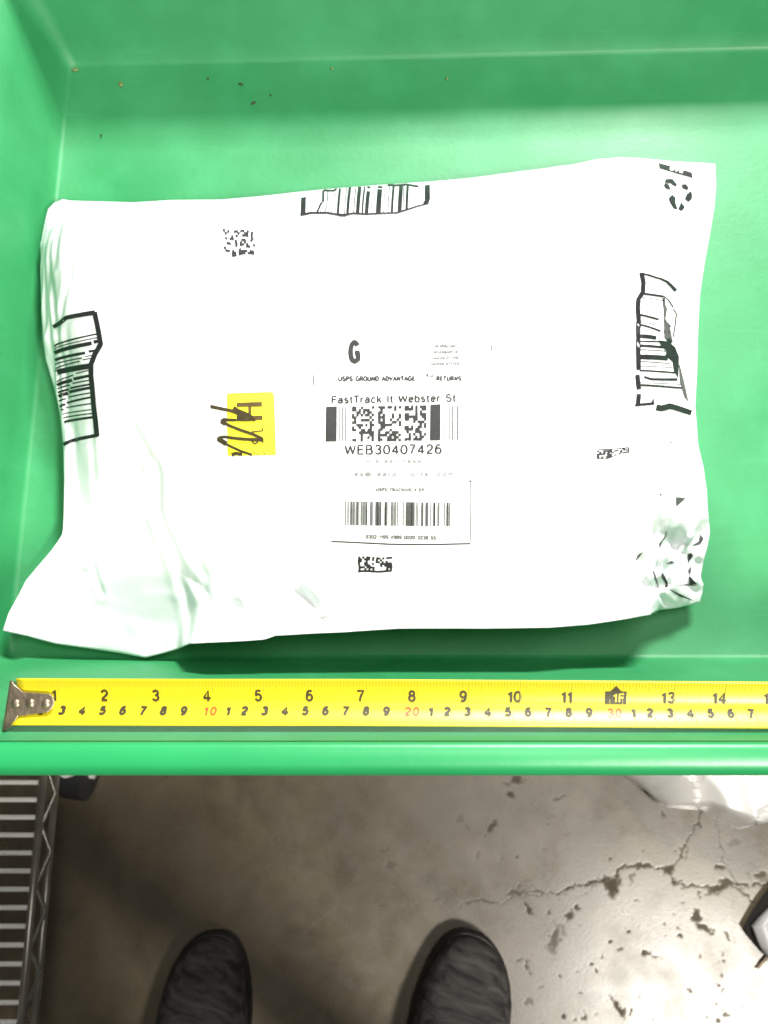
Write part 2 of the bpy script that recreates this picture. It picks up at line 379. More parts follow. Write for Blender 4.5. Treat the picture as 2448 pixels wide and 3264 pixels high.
# the low corner flap at the near left
A, B_ = px2(140, 1110), px2(420, 1400)
dv = (B_-A)/np.linalg.norm(B_-A); nrm = np.array((-dv[1], dv[0]))
sd = (PX-A[0])*nrm[0]+(PY-A[1])*nrm[1]
if ((px2(800, 800)-A)@nrm) < 0: sd = -sd
q_ = np.clip((sd+.05)/.21, 0, 1); bul *= .10+.90*q_*q_*(3-2*q_)
# low empty corner far right, hollow at the right side
c = px2(1545, 354); bul *= np.clip(.30+np.hypot(PX-c[0], PY-c[1])/.14, 0, 1)
c = px2(1513, 1301); bul *= np.clip(.42+np.hypot(PX-c[0], PY-c[1])/.11, 0, 1)
w_b = np.exp(-np.minimum(np.minimum(dn, de), np.minimum(ds, dw))/.022)
PZ = ZF+(PZ-ZF)*w_b+(.014+.018*bul)*(1-w_b)+.012*np.exp(-ds/.05)*(1-w_b)*q_
PZ += T*bul
PZ += (vnoise(PX, PY, 16, 41)-.5)*.004*bul
edge = np.exp(-np.minimum(np.minimum(dn, de), np.minimum(ds, dw))/.03)
inn = np.clip(np.minimum(np.minimum(dn, de), np.minimum(ds, dw))/.004, 0, 1)
FD = .55
def ridged(x, y, s_, seed): return 1-np.abs(2*vnoise(x, y, s_, seed)-1)
# gathers running with each side
flapm = np.clip((PY-px2(140, 1080)[1])/.03, 0.08, 1); ex_w = np.exp(-dw/.020); ex_s = np.exp(-ds/.020); ex_e = np.exp(-de/.028); ex_n = np.exp(-dn/.012)
PZ += inn*(flapm*ex_w*(ridged(PX*2.6, PY*.55, 60, 5)-.6)*.0075+ex_s*(ridged(PX*.8+PY*.9, PY*1.7, 50, 6)-.6)*.003+ex_n*(ridged(PX, PY*1.5, 40, 7)-.6)*.002)
PZ += inn*.0018*(ridged(PX+PY*.4, PY, 34, 9)-.6)*np.clip(edge*1.4, 0, 1)
# crumpled near right corner, faceted
c = px2(1470, 1180); rr = np.clip(1-np.hypot((PX-c[0])/.050, (PY-c[1])/.080), 0, 1)**.6
def facets(x, y, n, seed, box):
    r = np.random.RandomState(seed); P = np.stack([r.uniform(box[0], box[1], n), r.uniform(box[2], box[3], n)], -1)
    dd = np.stack([np.hypot(x-q[0], y-q[1]) for q in P]); k = dd.argmin(0); sl = r.uniform(-1, 1, (n, 2))
    return (x-P[k, 0])*sl[k, 0]+(y-P[k, 1])*sl[k, 1]
box = (c[0]-.055, c[0]+.055, c[1]-.08, c[1]+.085)
fa = facets(PX+(vnoise(PX, PY, 90, 77)-.5)*.006, PY, 34, 5, box)
fb = facets(PX, PY+(vnoise(PX, PY, 150, 78)-.5)*.004, 110, 6, box)
PZ += inn*rr*(fa*.27+fb*.42+(ridged(PX, PY, 75, 12)-.6)*.004)
# single folds: polyline (photo pixels / d2), depth, width
folds = [([(290,925),(310,960),(345,1030),(333,1110),(352,1170),(400,1240),(425,1270)], .0035, .0042),
 ([(340,1010),(330,1100),(362,1180),(385,1300),(392,1385)], .0035, .0050), ([(395,1160),(430,1240),(440,1330)], .0028, .0045),
 ([(160,1190),(172,1230),(184,1270)], .0030, .0026), ([(137,1080),(142,1180),(150,1200)], .004, .002),
 ([(1065,652),(1100,700),(1112,760),(1115,830)], .0018, .003), ([(1325,715),(1350,750),(1372,785)], .0022, .003),
 ([(700,560),(680,525)], .0012, .003), ([(640,1270),(672,1300),(690,1340)], .004, .005), ([(560,1320),(580,1350),(592,1372)], .004, .004),
 ([(500,1300),(530,1345)], .003, .005), ([(700,1330),(760,1358)], .003, .004), ([(290,990),(450,975),(600,985)], .0006, .0015),
 ([(160,450),(185,540),(170,640),(125,720)], .004, .004), ([(130,460),(112,560),(118,680),(128,800)], .004, .0035), ([(205,445),(150,500),(130,600)], .003, .004),
 ([(1440,1190),(1432,1240),(1445,1275),(1500,1300)], .004, .0026), ([(1385,1200),(1400,1260),(1410,1290)], .003, .003), ([(1395,1130),(1370,1210)], .0025, .003),
 ([(1420,1000),(1440,1080),(1430,1150)], .003, .004)]
for P_, dp, wd in folds:
    wd *= .62
    if P_[0][1] > 1260 and P_[0][0] < 1000: dp *= 2.3
    if P_[0][0] > 1000: dp *= 1.8
    q = [px2(*a_, .05) for a_ in P_]; d = seg_dist(PX, PY, q)
    PZ -= FD*inn*dp*np.exp(-(d/wd)**2); PZ += FD*inn*dp*.6*np.exp(-((d-wd*1.9)/wd)**2)
def blur(Zs):
    Q = Zs.copy(); Q[1:-1, 1:-1] = (Zs[1:-1, 1:-1]*4+Zs[:-2, 1:-1]+Zs[2:, 1:-1]+Zs[1:-1, :-2]+Zs[1:-1, 2:])/8; return Q
PZ = blur(PZ); PZ = PZ*rr+blur(PZ)*(1-rr); PZ = np.maximum(PZ, ZF+.006)
top = np.stack([PX, PY, PZ], -1).reshape(-1, 3)
idp = np.arange(NU*NV).reshape(NV, NU)
tf = np.stack([idp[:-1, :-1], idp[1:, :-1], idp[1:, 1:], idp[:-1, 1:]], -1).reshape(-1, 4).tolist()
ring = list(idp[0, :])+list(idp[1:, -1])+list(idp[-1, ::-1][1:])+list(idp[::-1, 0][1:-1])
ring = [int(i) for i in ring]; cx, cy = PX.mean(), PY.mean()
V = top.tolist(); k1 = len(V)
for fr_, zz in ((.03, .35), (.07, .0), (.3, .0)):
    for i in ring:
        x, y, z = top[i]; hz = max(.0015, (z-ZF)*zz)
        x2, y2 = x+(cx-x)*fr_, y+(cy-y)*fr_
        V.append((x2, max(y2, FY0+.002 if fr_ > .05 else y2), ZF+hz if fr_ < .05 else ZF+.0012))
n = len(ring); FB = [list(f) for f in tf]
prev = ring
for lv in range(3):
    cur = [k1+lv*n+i for i in range(n)]
    FB += [[prev[i], prev[(i+1) % n], cur[(i+1) % n], cur[i]] for i in range(n)]; prev = cur
FB.append(prev[:])
parcel = empty('parcel', (float(cx), float(cy), ZF)); tag(parcel, 'puffy white plastic mailing bag with postage label lying in the green tote', 'parcel')
mesh('mailer_bag', V, FB, M['poly'], parcel)
bvh = BVHTree.FromPolygons([Vector(q) for q in top.tolist()], tf)
CAMP = Vector((0, 0, H))
def drape(u, v, off=.0004):
    d = ray(u, v).normalized(); hit, nn, i, dist = bvh.ray_cast(CAMP, d)
    if hit is None: return None
    if nn.z < 0: nn = -nn
    return hit+Vector((nn.x, nn.y, nn.z))*off*.6+Vector((0, 0, off*.4))
class Print:
    """marks printed on the bag: 2D shapes given in photo pixels, laid on the bag's surface"""
    def __init__(s, off=.0006, k=1.0): s.b = MB(); s.off = off; s.k = k
    def grid(s, P):                   # P: rows of (u,v)
        r, c_ = len(P), len(P[0]); Q = [[drape(*q, s.off) for q in R] for R in P]
        vs, ids = [], {}
        for i in range(r):
            for j in range(c_):
                if Q[i][j] is not None: ids[i, j] = len(vs); vs.append(Q[i][j])
        fs = []
        for i in range(r-1):
            for j in range(c_-1):
                k = [(i, j), (i, j+1), (i+1, j+1), (i+1, j)]
                if all(a in ids for a in k):
                    q = [vs[ids[a]] for a in k]
                    if max((q[0]-q[2]).length, (q[1]-q[3]).length) < .02: fs.append(tuple(ids[a] for a in k))
        s.b.add(vs, fs)
    def ribbon(s, pts, w0, w1=None, step=5, n=2):
        w1 = w0 if w1 is None else w1
        P = [np.array(p, float) for p in pts]; out = []
        seg = [np.linalg.norm(b-a) for a, b in zip(P[:-1], P[1:])]; tot = sum(seg); acc = 0
        samples = []
        for (a, b, l) in zip(P[:-1], P[1:], seg):
            k = max(1, int(l/step))
            for i in range(k): samples.append((a+(b-a)*i/k, (acc+l*i/k)/tot))
            acc += l
        samples.append((P[-1], 1.0))
        R = []
        for i, (q, tt) in enumerate(samples):
            d = samples[min(i+1, len(samples)-1)][0]-samples[max(i-1, 0)][0]; d = d/(np.linalg.norm(d)+1e-9); nn = np.array((-d[1], d[0]))
            wd = s.k*(w0+(w1-w0)*tt)/2
            R.append([tuple(q+nn*wd*(2*j/(n-1)-1)) for j in range(n)])
        s.grid(R)
    def quad(s, a, b, c_, d, n=5, m_=5):
        a, b, c_, d = [np.array(q, float) for q in (a, b, c_, d)]; R = []
        for i in range(n+1):
            f = i/n; l, r = a+(d-a)*f, b+(c_-b)*f
            R.append([tuple(l+(r-l)*j/m_) for j in range(m_+1)])
        s.grid(R)
    def poly(s, pts, step=5):
        bm = bmesh.new(); vs = [bm.verts.new((p_[0], p_[1], 0)) for p_ in pts]; bm.faces.new(vs)
        s.bmesh(bm, step)
    def bmesh(s, bm, step=7):
        bmesh.ops.triangulate(bm, faces=bm.faces[:])
        for it in range(4):
            es = [e for e in bm.edges if e.calc_length() > step]
            if not es: break
            bmesh.ops.subdivide_edges(bm, edges=es, cuts=1); bmesh.ops.triangulate(bm, faces=bm.faces[:])
        vs, ok = [], {}
        bm.verts.ensure_lookup_table()
        for v in bm.verts:
            q = drape(v.co.x, v.co.y, s.off)
            if q is not None: ok[v.index] = len(vs); vs.append(q)
        fs = []
        for f in bm.faces:
            if all(v.index in ok for v in f.verts):
                k = [ok[v.index] for v in f.verts]
                q = [vs[i] for i in k]
                nz = (q[1]-q[0]).cross(q[2]-q[0]).z
                fs.append(tuple(k if nz > 0 else k[::-1]))
        s.b.add(vs, fs); bm.free()
    def text(s, txt, u0, u1, vb, vt, rot=0, wt=2.6, gap=.16):
        """text filling u0..u1, baseline vb, cap top vt (photo pixels), turned about its middle"""
        st_, W_ = strokes(txt, gap); cu, cv = (u0+u1)/2, (vb+vt)/2; a = math.radians(rot); h = wt/2
        for q in st_:
            P_ = []
            for x, y in q:
                x = u0+h+x/W_*(u1-u0-wt)-cu; y = vb-h+(vt-vb+wt)*y-cv
                P_.append((cu+x*math.cos(a)-y*math.sin(a), cv+x*math.sin(a)+y*math.cos(a)))
            s.ribbon(P_, wt, step=6)
    def build(s, name, m_, parent, sm=True): return s.b.build(name, m_, parent, sm)
def _arc(cx, cy, rx, ry, a0, a1, n=10):
    return [(cx+rx*math.cos(math.radians(a0+(a1-a0)*i/n)), cy+ry*math.sin(math.radians(a0+(a1-a0)*i/n))) for i in range(n+1)]
def _glyphs():
    A = _arc; g = {}
    g['0'] = (.58, [A(.29, .5, .27, .5, 90, 450, 20)]); g['O'] = (.74, [A(.37, .5, .35, .5, 90, 450, 20)])
    g['1'] = (.36, [[(.06, .76), (.20, .84), (.26, 1), (.26, 0)]])
    g['2'] = (.58, [A(.29, .73, .25, .27, 175, -35, 12)+[(.36, .42), (.10, .17), (.03, 0), (.55, 0)]])
    g['3'] = (.58, [A(.28, .76, .23, .24, 165, -80, 10)+[(.24, .53)], [(.24, .53)]+A(.28, .265, .26, .265, 85, -165, 12)])
    g['4'] = (.60, [[(.43, 0), (.43, 1), (.02, .28), (.02, .25), (.58, .25)]])
    g['5'] = (.58, [[(.50, 1), (.13, 1), (.07, .50)]+A(.29, .32, .26, .32, 135, -160, 14)])
    g['6'] = (.58, [A(.32, .60, .26, .40, 50, 180, 8)+A(.29, .31, .25, .31, 180, -180, 18)])
    g['7'] = (.56, [[(.03, 1), (.54, 1), (.34, .60), (.24, .30), (.20, 0)]])
    g['8'] = (.58, [A(.29, .765, .21, .235, 0, 360, 16), A(.29, .275, .26, .275, 0, 360, 16)])
    g['9'] = (.58, [A(.26, .40, .26, .40, 230, 360, 8)+A(.29, .69, .25, .31, 0, 360, 18)])
    g['A'] = (.66, [[(0, 0), (.33, 1), (.66, 0)], [(.12, .34), (.54, .34)]]); g['B'] = (.62, [[(.30, .53), (.05, .53), (.05, 0)]+A(.32, .265, .26, .265, -90, 90, 10)+[(.05, .53), (.05, 1)]+A(.30, .765, .22, .235, 90, -90, 10)])
    g['C'] = (.70, [A(.37, .5, .33, .5, 40, 320, 16)]); g['D'] = (.68, [[(.06, 0), (.06, 1)]+A(.28, .5, .34, .5, 90, -90, 12)+[(.06, 0)]])
    g['E'] = (.58, [[(.55, 0), (.06, 0), (.06, 1), (.53, 1)], [(.06, .53), (.50, .53)]]); g['F'] = (.55, [[(.06, 0), (.06, 1), (.53, 1)], [(.06, .53), (.48, .53)]])
    g['G'] = (.74, [A(.37, .5, .33, .5, 40, 300, 16)+[(.68, .12), (.68, .46), (.40, .46)]]); g['H'] = (.66, [[(.06, 0), (.06, 1)], [(.60, 0), (.60, 1)], [(.06, .52), (.60, .52)]])
    g['I'] = (.18, [[(.09, 0), (.09, 1)]]); g['J'] = (.46, [[(.40, 1), (.40, .22)]+A(.22, .22, .18, .22, 0, -180, 8)]); g['K'] = (.62, [[(.06, 0), (.06, 1)], [(.58, 1), (.06, .38)], [(.24, .58), (.62, 0)]])
    g['L'] = (.54, [[(.06, 1), (.06, 0), (.52, 0)]]); g['M'] = (.78, [[(.06, 0), (.06, 1), (.39, 0), (.72, 1), (.72, 0)]]); g['N'] = (.68, [[(.06, 0), (.06, 1), (.62, 0), (.62, 1)]])
    g['P'] = (.60, [[(.06, 0), (.06, 1)]+A(.32, .74, .24, .26, 90, -90, 10)+[(.06, .48)]]); g['R'] = (.64, [[(.06, 0), (.06, 1)]+A(.32, .74, .24, .26, 90, -90, 10)+[(.06, .48)], [(.36, .48), (.60, 0)]])
    g['S'] = (.62, [A(.31, .745, .24, .255, 25, 235, 10)+A(.31, .265, .27, .265, 70, -160, 12)]); g['T'] = (.58, [[(0, 1), (.58, 1)], [(.29, 1), (.29, 0)]])
    g['U'] = (.68, [[(.06, 1), (.06, .3)]+A(.34, .3, .28, .3, 180, 360, 10)+[(.62, 1)]]); g['V'] = (.62, [[(0, 1), (.31, 0), (.62, 1)]]); g['W'] = (.92, [[(0, 1), (.22, 0), (.46, .98), (.70, 0), (.92, 1)]])
    g['X'] = (.62, [[(0, 0), (.60, 1)], [(0, 1), (.60, 0)]]); g['Y'] = (.62, [[(0, 1), (.31, .45), (.62, 1)], [(.31, .45), (.31, 0)]]); g['#'] = (.6, [[(.15, 0), (.25, 1)], [(.38, 0), (.48, 1)], [(.02, .33), (.55, .33)], [(.06, .67), (.6, .67)]])
    g['a'] = (.54, [A(.27, .54, .20, .19, 160, 0, 8)+[(.47, .10), (.52, 0)], [(.47, .44), (.22, .40)]+A(.22, .20, .17, .20, 90, 270, 8)+[(.34, .02), (.47, .18)]])
    g['b'] = (.54, [[(.06, 1), (.06, 0)], A(.28, .36, .22, .37, 180, -180, 16)]); g['c'] = (.5, [A(.28, .36, .23, .37, 45, 315, 12)]); g['e'] = (.54, [[(.05, .38), (.50, .38)]+A(.28, .36, .23, .37, 5, 315, 14)])
    g['k'] = (.48, [[(.06, 1), (.06, 0)], [(.44, .72), (.06, .28)], [(.20, .42), (.48, 0)]]); g['r'] = (.34, [[(.06, .72), (.06, 0)], [(.06, .45), (.14, .66), (.32, .72)]]); g['s'] = (.48, [A(.24, .54, .17, .18, 30, 235, 8)+A(.24, .19, .20, .19, 70, -160, 10)])
    g['t'] = (.30, [[(.14, .92), (.14, .10), (.20, 0), (.30, .01)], [(0, .72), (.28, .72)]]); g['p'] = (.54, [[(.06, .72), (.06, -.28)], A(.28, .36, .22, .37, 180, -180, 16)]); g['o'] = (.54, [A(.27, .36, .23, .37, 90, 450, 16)])
    g['m'] = (.80, [[(.06, 0), (.06, .72)], [(.06, .5)]+A(.23, .52, .17, .20, 150, 0, 6)+[(.40, 0)], [(.40, .5)]+A(.57, .52, .17, .20, 150, 0, 6)+[(.74, 0)]])
    g['@'] = (.9, [A(.45, .4, .42, .5, -50, 290, 18), A(.43, .4, .18, .22, 0, 360, 12), [(.62, .62), (.60, .25), (.75, .2)]]); g['.'] = (.16, [[(.05, 0), (.05, .07)]]); g[' '] = (.36, [])
    return g
GL = _glyphs()
def strokes(txt, gap=.16):
    x = 0; out = []
    for ch in txt:
        w_, st_ = GL[ch]
        for q in st_: out.append([(x+a, b) for a, b in q])
        x += w_+gap
    return out, x-gap
def zz(ox, oy, k): return lambda x, y: (ox+x/k, oy+y/k)
def interp(pts, x): return float(np.interp(x, [q[0] for q in pts], [q[1] for q in pts]))

# big barcode on the far edge
f = zz(900, 450, 2.765); pr = Print(.0006, 1.35)
topc = [(170,465),(210,458),(365,437),(450,440),(480,425),(520,402),(680,393),(840,385),(1000,393),(1090,385),(1200,402)]
botc = [(160,655),(250,637),(400,636),(520,657),(560,655),(620,640),(740,648),(870,640),(1010,636),(1100,608),(1180,580),(1290,552)]
pr.ribbon([f(*q) for q in topc[2:]], 6/2.765+1.4); pr.ribbon([f(*q) for q in botc], 5.4, 3.2)
pr.ribbon([f(*q) for q in [(500,654),(560,657)]], 7)
pr.quad(f(168,466), f(210,460), f(206,645), f(160,658)); pr.quad(f(1256,395), f(1300,388), f(1303,515), f(1256,530))
pr.poly([f(1256,525), f(1303,512), f(1288,560), f(1240,550)])
for (xb, w_, dx) in [(362,5,0),(305,12,10),(335,5,22),(374,6,30),(436,4,30),(490,16,20),(548,5,22),(574,18,24),(630,6,20),(664,24,20),(705,11,22),(742,24,24),(783,4,18),(846,32,18),(893,4,16),(932,5,14),(966,15,16),(1034,26,14),(1064,5,10),(1096,16,10)]:
    yb = interp(botc, xb); yt = interp(topc, xb+dx)
    if xb < 500 and w_ != 16:
        if xb == 362: pr.ribbon([f(362, yt), f(360, 538)], 14/2.765)
        elif xb == 305: pr.ribbon([f(345, 545), f(305, yb)], 12/2.765)
        else:
            ym = 640-(xb-250)*.62; pr.ribbon([f(xb+dx*.6, ym), f(xb, yb)], w_/2.765)
            if xb > 320: pr.ribbon([f(xb+dx, yt+4), f(xb+dx*.8, ym-30)], w_/2.765)
    else: pr.ribbon([f(xb+dx, yt), f(xb+dx*.4, (yb+yt)/2), f(xb, yb)], max(1.2, w_/2.765))
tag(pr.build('printed_barcode', M['ink'], parcel), 'black framed barcode printed along the far edge')
# left side barcode
f = zz(0, 450, 1.659); pr = Print(.0006, 1.2)
rf = [(502,905),(514,960),(524,1010),(535,1075),(505,1125),(484,1180),(484,1240),(492,1320),(498,1400),(508,1480),(516,1560)]
pr.ribbon([f(*q) for q in rf], 13)
pr.ribbon([f(*q) for q in [(284,985),(320,962),(352,935),(400,925),(450,916),(505,908)]], 10, 13)
pr.ribbon([f(*q) for q in [(338,1605),(370,1588),(420,1575),(470,1565),(522,1555)]], 9)
rfx = [(y, x) for x, y in rf]; lx = [(900,285),(1000,286),(1100,290),(1230,298),(1320,308),(1400,318),(1450,332),(1490,342),(1600,342)]
dg_ = [(1070,505),(1200,420),(1300,375),(1400,345),(1460,335)]
for (yl, yr, w_) in [(1085,1020,7),(1100,1040,4),(1122,1062,17),(1160,1112,12),(1182,1138,5),(1205,1152,5),(1228,1190,24),(1275,1215,5),(1292,1245,14),(1312,1268,6),(1332,1290,9),(1352,1308,14),(1376,1335,6),(1405,1358,10),(1424,1392,6),(1446,1420,4),(1466,1440,5),(1488,1460,10)]:
    x0 = interp(lx, yl); x1 = interp(rfx, yr)-6
    P_ = [(x0+(x1-x0)*k/24, yl+(yr-yl)*((k/24)**.7)) for k in range(25)]
    if 1110 < yl < 1440 and w_ < 20:
        xg = interp(dg_, (yl+yr)/2)
        a_ = [q for q in P_ if q[0] < xg-2]; b_ = [q for q in P_ if q[0] > xg+2]
        if len(a_) > 1: pr.ribbon([f(*q) for q in a_], w_/1.659, w_/1.659)
        if len(b_) > 1: pr.ribbon([f(q[0], q[1]-4) for q in b_], w_/1.659*.9, w_/1.659*.8)
    else: pr.ribbon([f(*q) for q in P_], max(1.3, w_/1.659))
tag(pr.build('printed_barcode', M['ink'], parcel), 'black framed barcode wrapped over the left side')
# right side barcode
f = zz(1850, 450, 2.328); pr = Print(.0006, 1.25); pg = Print(.0006)
for q in ([(452,980),(466,1050),(462,1120),(428,1175),(424,1240),(430,1330),(427,1450),(428,1600),(430,1700)], [(420,1735),(432,1845)], [(432,1878),(425,1958)]):
    pr.ribbon([f(*a_) for a_ in q], 11)
pr.ribbon([f(*q) for q in [(436,983),(500,995),(560,1015),(600,1025)]], 5); pr.ribbon([f(*q) for q in [(585,1020),(640,1045),(675,1078),(706,1112)]], 5, 9)
pr.ribbon([f(*q) for q in [(404,1962),(470,1955),(545,1948)]], 7); pr.ribbon([f(*q) for q in [(560,1978),(600,1985),(660,1968),(720,1985),(820,2018)]], 16, 14)
pr.poly([f(*q) for q in [(540,1905),(545,1950),(515,1955)]])
for (yl, yr, xr, w_) in [(1133,1155,612,14),(1160,1186,612,5),(1190,1218,608,4),(1245,1277,608,4),(1292,1326,578,13),(1340,1370,562,5),(1365,1412,592,12),(1415,1436,545,4),(1448,1462,560,24),(1488,1490,600,9),(1520,1535,660,16),(1550,1562,650,6),(1602,1612,645,30),(1638,1652,660,6),(1672,1682,680,5),(1704,1720,700,11),(1795,1806,742,5),(1813,1834,752,12)]:
    P_ = [(440+(xr-440)*k/7, yl+(yr-yl)*((k/7)**1.3)) for k in range(8)]
    pr.ribbon([f(*q) for q in P_], max(1.2, w_/2.328))
pr.ribbon([f(*q) for q in [(470,1750),(520,1768),(620,1770),(715,1770)]], 6, 7)
pr.poly([f(*q) for q in [(578,1478),(650,1488),(700,1530),(728,1600),(722,1760),(690,1700),(682,1640),(625,1592),(640,1565),(590,1510)]], 6)
pr.ribbon([f(*q) for q in [(612,1150),(650,1180),(685,1232)]], 3); pr.ribbon([f(*q) for q in [(685,1245),(710,1282),(700,1370),(686,1455)]], 2.6)
pr.ribbon([f(*q) for q in [(618,1330),(665,1380)]], 5); pr.ribbon([f(*q) for q in [(618,1405),(655,1425)]], 9); pr.ribbon([f(*q) for q in [(615,1165),(622,1240)]], 5)
pr.ribbon([f(*q) for q in [(628,1445),(672,1500)]], 9)
tag(pr.build('printed_barcode', M['ink'], parcel), 'crumpled black framed barcode near the right side')
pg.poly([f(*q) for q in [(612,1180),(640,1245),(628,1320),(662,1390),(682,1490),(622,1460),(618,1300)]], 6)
pg.poly([f(*q) for q in [(728,1640),(765,1780),(800,1940),(770,1900),(735,1780)]], 6)  # plain grey patches beside the right barcode
# small dark grey patches laid on the near right corner
pg.build('grey_patch', M['ink_m'], parcel)
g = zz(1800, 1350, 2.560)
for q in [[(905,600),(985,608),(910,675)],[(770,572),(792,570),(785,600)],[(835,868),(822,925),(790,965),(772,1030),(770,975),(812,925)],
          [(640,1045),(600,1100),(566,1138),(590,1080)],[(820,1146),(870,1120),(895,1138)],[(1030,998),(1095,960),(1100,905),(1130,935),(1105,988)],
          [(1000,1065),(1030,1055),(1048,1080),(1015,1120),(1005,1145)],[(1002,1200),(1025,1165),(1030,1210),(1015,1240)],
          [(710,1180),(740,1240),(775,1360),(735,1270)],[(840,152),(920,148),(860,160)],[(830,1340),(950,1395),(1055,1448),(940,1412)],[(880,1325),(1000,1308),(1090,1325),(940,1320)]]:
    q_ = Print(.0005); q_.poly([g(*a_) for a_ in q], 6); q_.build('grey_scrap', M['ink_m'], parcel)
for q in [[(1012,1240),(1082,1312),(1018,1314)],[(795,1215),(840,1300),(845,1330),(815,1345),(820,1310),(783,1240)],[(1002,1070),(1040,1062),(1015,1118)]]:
    q_ = Print(.0006); q_.poly([g(*a_) for a_ in q], 6); q_.build('grey_scrap', M['ink_g'], parcel)  # dark patches in the label's ink colour

# recycling mark and its black strip
f = zz(1850, 450, 2.328); pr = Print()
for q in [[(630,285),(680,284),(716,325),(705,342),(668,316),(624,312)],[(622,316),(650,322),(668,362),(640,360),(618,335)],[(750,324),(782,322),(802,350),(790,368),(755,352)],
          [(815,372),(828,400),(824,432),(800,456),(772,430),(785,400)],[(678,400),(702,420),(702,460),(718,510),(690,502),(665,460),(652,425)],[(745,456),(772,492),(750,521),(722,508)]]:
    pr.poly([f(*a_) for a_ in q])
pr.build('recycling_symbol', M['ink'], parcel)
pr = Print(); pr.quad(f(580,165), f(824,236), f(832,277), f(586,204), 3, 12); pb = pr.build('print_strip', M['ink'], parcel)
pr = Print(.0007); pr.text('BAG', f(655,0)[0], f(762,0)[0], f(0,232)[1], f(0,206)[1], rot=194, wt=3); pr.build('strip_lettering', M['paper'], parcel)
pr = Print()
for (txt, a_, b_, yy) in [('PLEASE', 640, 760, 253), ('RECYCLE', 690, 815, 285)]:
    pr.text(txt, f(a_, 0)[0], f(b_, 0)[0], f(0, yy+10)[1], f(0, yy-8)[1], rot=194, wt=1.5)
for i in range(26):
    yy = 165+i*11; xx = 548+i*1.2
    if i % 4 == 3: continue
    pr.quad(f(xx, yy), f(xx+14+6*(i % 3), yy+3), f(xx+13+6*(i % 3), yy+7), f(xx, yy+4), 1, 1)
pr.build('small_print', M['ink_p'], parcel)

# scattered two-dimensional codes printed on the bag (cell patterns)
def cells(pr, corners, nx_, ny_, fill, seed, keep=None, wob=.0, left=True, bottom=True):
    r = random.Random(seed); a, b, c_, d = [np.array(q, float) for q in corners]
    def P_(i, j):
        s_, t_ = i/nx_, j/ny_
        q = (a*(1-s_)+b*s_)*(1-t_)+(d*(1-s_)+c_*s_)*t_
        return tuple(q+np.array((math.sin(t_*9+seed)*wob, math.sin(s_*7+seed*2)*wob)))
    for j in range(ny_):
        i = 0
        while i < nx_:
            on = r.random() < fill or (left and i == 0) or (bottom and j == ny_-1)
            if keep and not keep(i/nx_, j/ny_): on = False
            if on: pr.quad(P_(i, j), P_(i+1.08, j), P_(i+1.08, j+1.08), P_(i, j+1.08), 1, 1)
            i += 1
f = zz(0, 450, 1.659); pr = Print()
cells(pr, (f(1180,465), f(1340,480), f(1350,600), f(1185,612)), 14, 11, .5, 3, lambda s_, t_: (t_ < .85+s_*.3) and not (t_ > .45+s_*.3 and t_ < .62+s_*.2) and not (s_ < .25 and t_ > .75), 3, False, False)
pr.build('cell_code', M['ink'], parcel)
f = zz(980, 1450, 2.676); pr = Print()
cells(pr, (f(432,868), f(722,872), f(722,998), f(436,1004)), 17, 8, .48, 8, lambda s_, t_: not (.42 < s_ < .62 and .25 < t_ < .8) or t_ > .85, 1.5)
pr.build('cell_code', M['ink'], parcel)
pr = Print(); cells(pr, (g(262,225), g(520,196), g(520,240), g(262,292)), 15, 5, .5, 12, lambda s_, t_: not (s_ > .5 and .3 < t_ < .7 and s_ < .72), 1.2, False, False)
pr.ribbon([g(*q) for q in [(275,215),(400,210),(520,200),(518,235)]], 3); pr.ribbon([g(*q) for q in [(260,285),(330,292),(395,270)]], 3)
pr.build('cell_code', M['ink'], parcel)

# postage label
f = zz(980, 1040, 2.676); g4 = zz(980, 1450, 2.676)
pr = Print(.0003); pr.quad(f(60,10), f(1560,-10), (1563,1745), (998,1742), 30, 30)
lab = pr.build('postage_label', M['paper'], parcel)
def piece(name, m_, fn):
    q = Print(.0009); fn(q); return q.build(name, M[m_], lab)
for (x0, x1, y0, y1) in [(160,252,690,985),(1050,1135,672,975)]:
    piece('code_bar', 'ink_g', lambda q: q.quad(f(x0, y0), f(x1, y0-3), f(x1-2, y1), f(x0-3, y1+2), 6, 3))
for seed, (x0, x1, y0, y1) in enumerate([(382,570,688,985),(605,800,685,984),(830,1015,680,978)]):
    def fn(q):
        cells(q, (f(x0, y0), f(x1, y0-3), f(x1-2, y1-2), f(x0-2, y1)), 10, 14, .46, 21+seed, None, .4, False, False)
        for yy in (0, 4, 9, 13): q.quad(f(x0, y0+yy*21.2), f(x0+38, y0+yy*21.2), f(x0+38, y0+yy*21.2+20), f(x0, y0+yy*21.2+20), 1, 1)
    piece('cell_code', 'ink_g', fn)
for (xx, w_) in [(278,3.5),(302,3),(330,8),(1158,4),(1210,4),(1238,5),(1280,7)]:
    piece('code_bar', 'ink_m', lambda q: q.ribbon([f(xx, 690-(xx-278)*.012), f(xx, 983-(xx-278)*.01)], max(2.6, w_/2.2), step=20))
def line_(txt, m_, F_, a_, b_, yb, yt, **k): piece('lettering', m_, lambda q: q.text(txt, F_(a_, 0)[0], F_(b_, 0)[0], F_(0, yb)[1], F_(0, yt)[1], **k))
line_('G', 'ink_g', f, 345, 460, 325, 120, wt=15)
line_('USPS GROUND ADVANTAGE', 'ink_g', f, 262, 924, 474, 427, rot=-.3, wt=4.2, gap=.2)
line_('RETURNS', 'ink_g', f, 1097, 1316, 472, 426, wt=4.0, gap=.24)
line_('TM', 'ink_m', f, 1006, 1077, 443, 411, wt=3.8)
line_('FastTrack It Webster St', 'ink_g', f, 202, 1270, 658, 588, rot=-.9, wt=4.6, gap=.15)
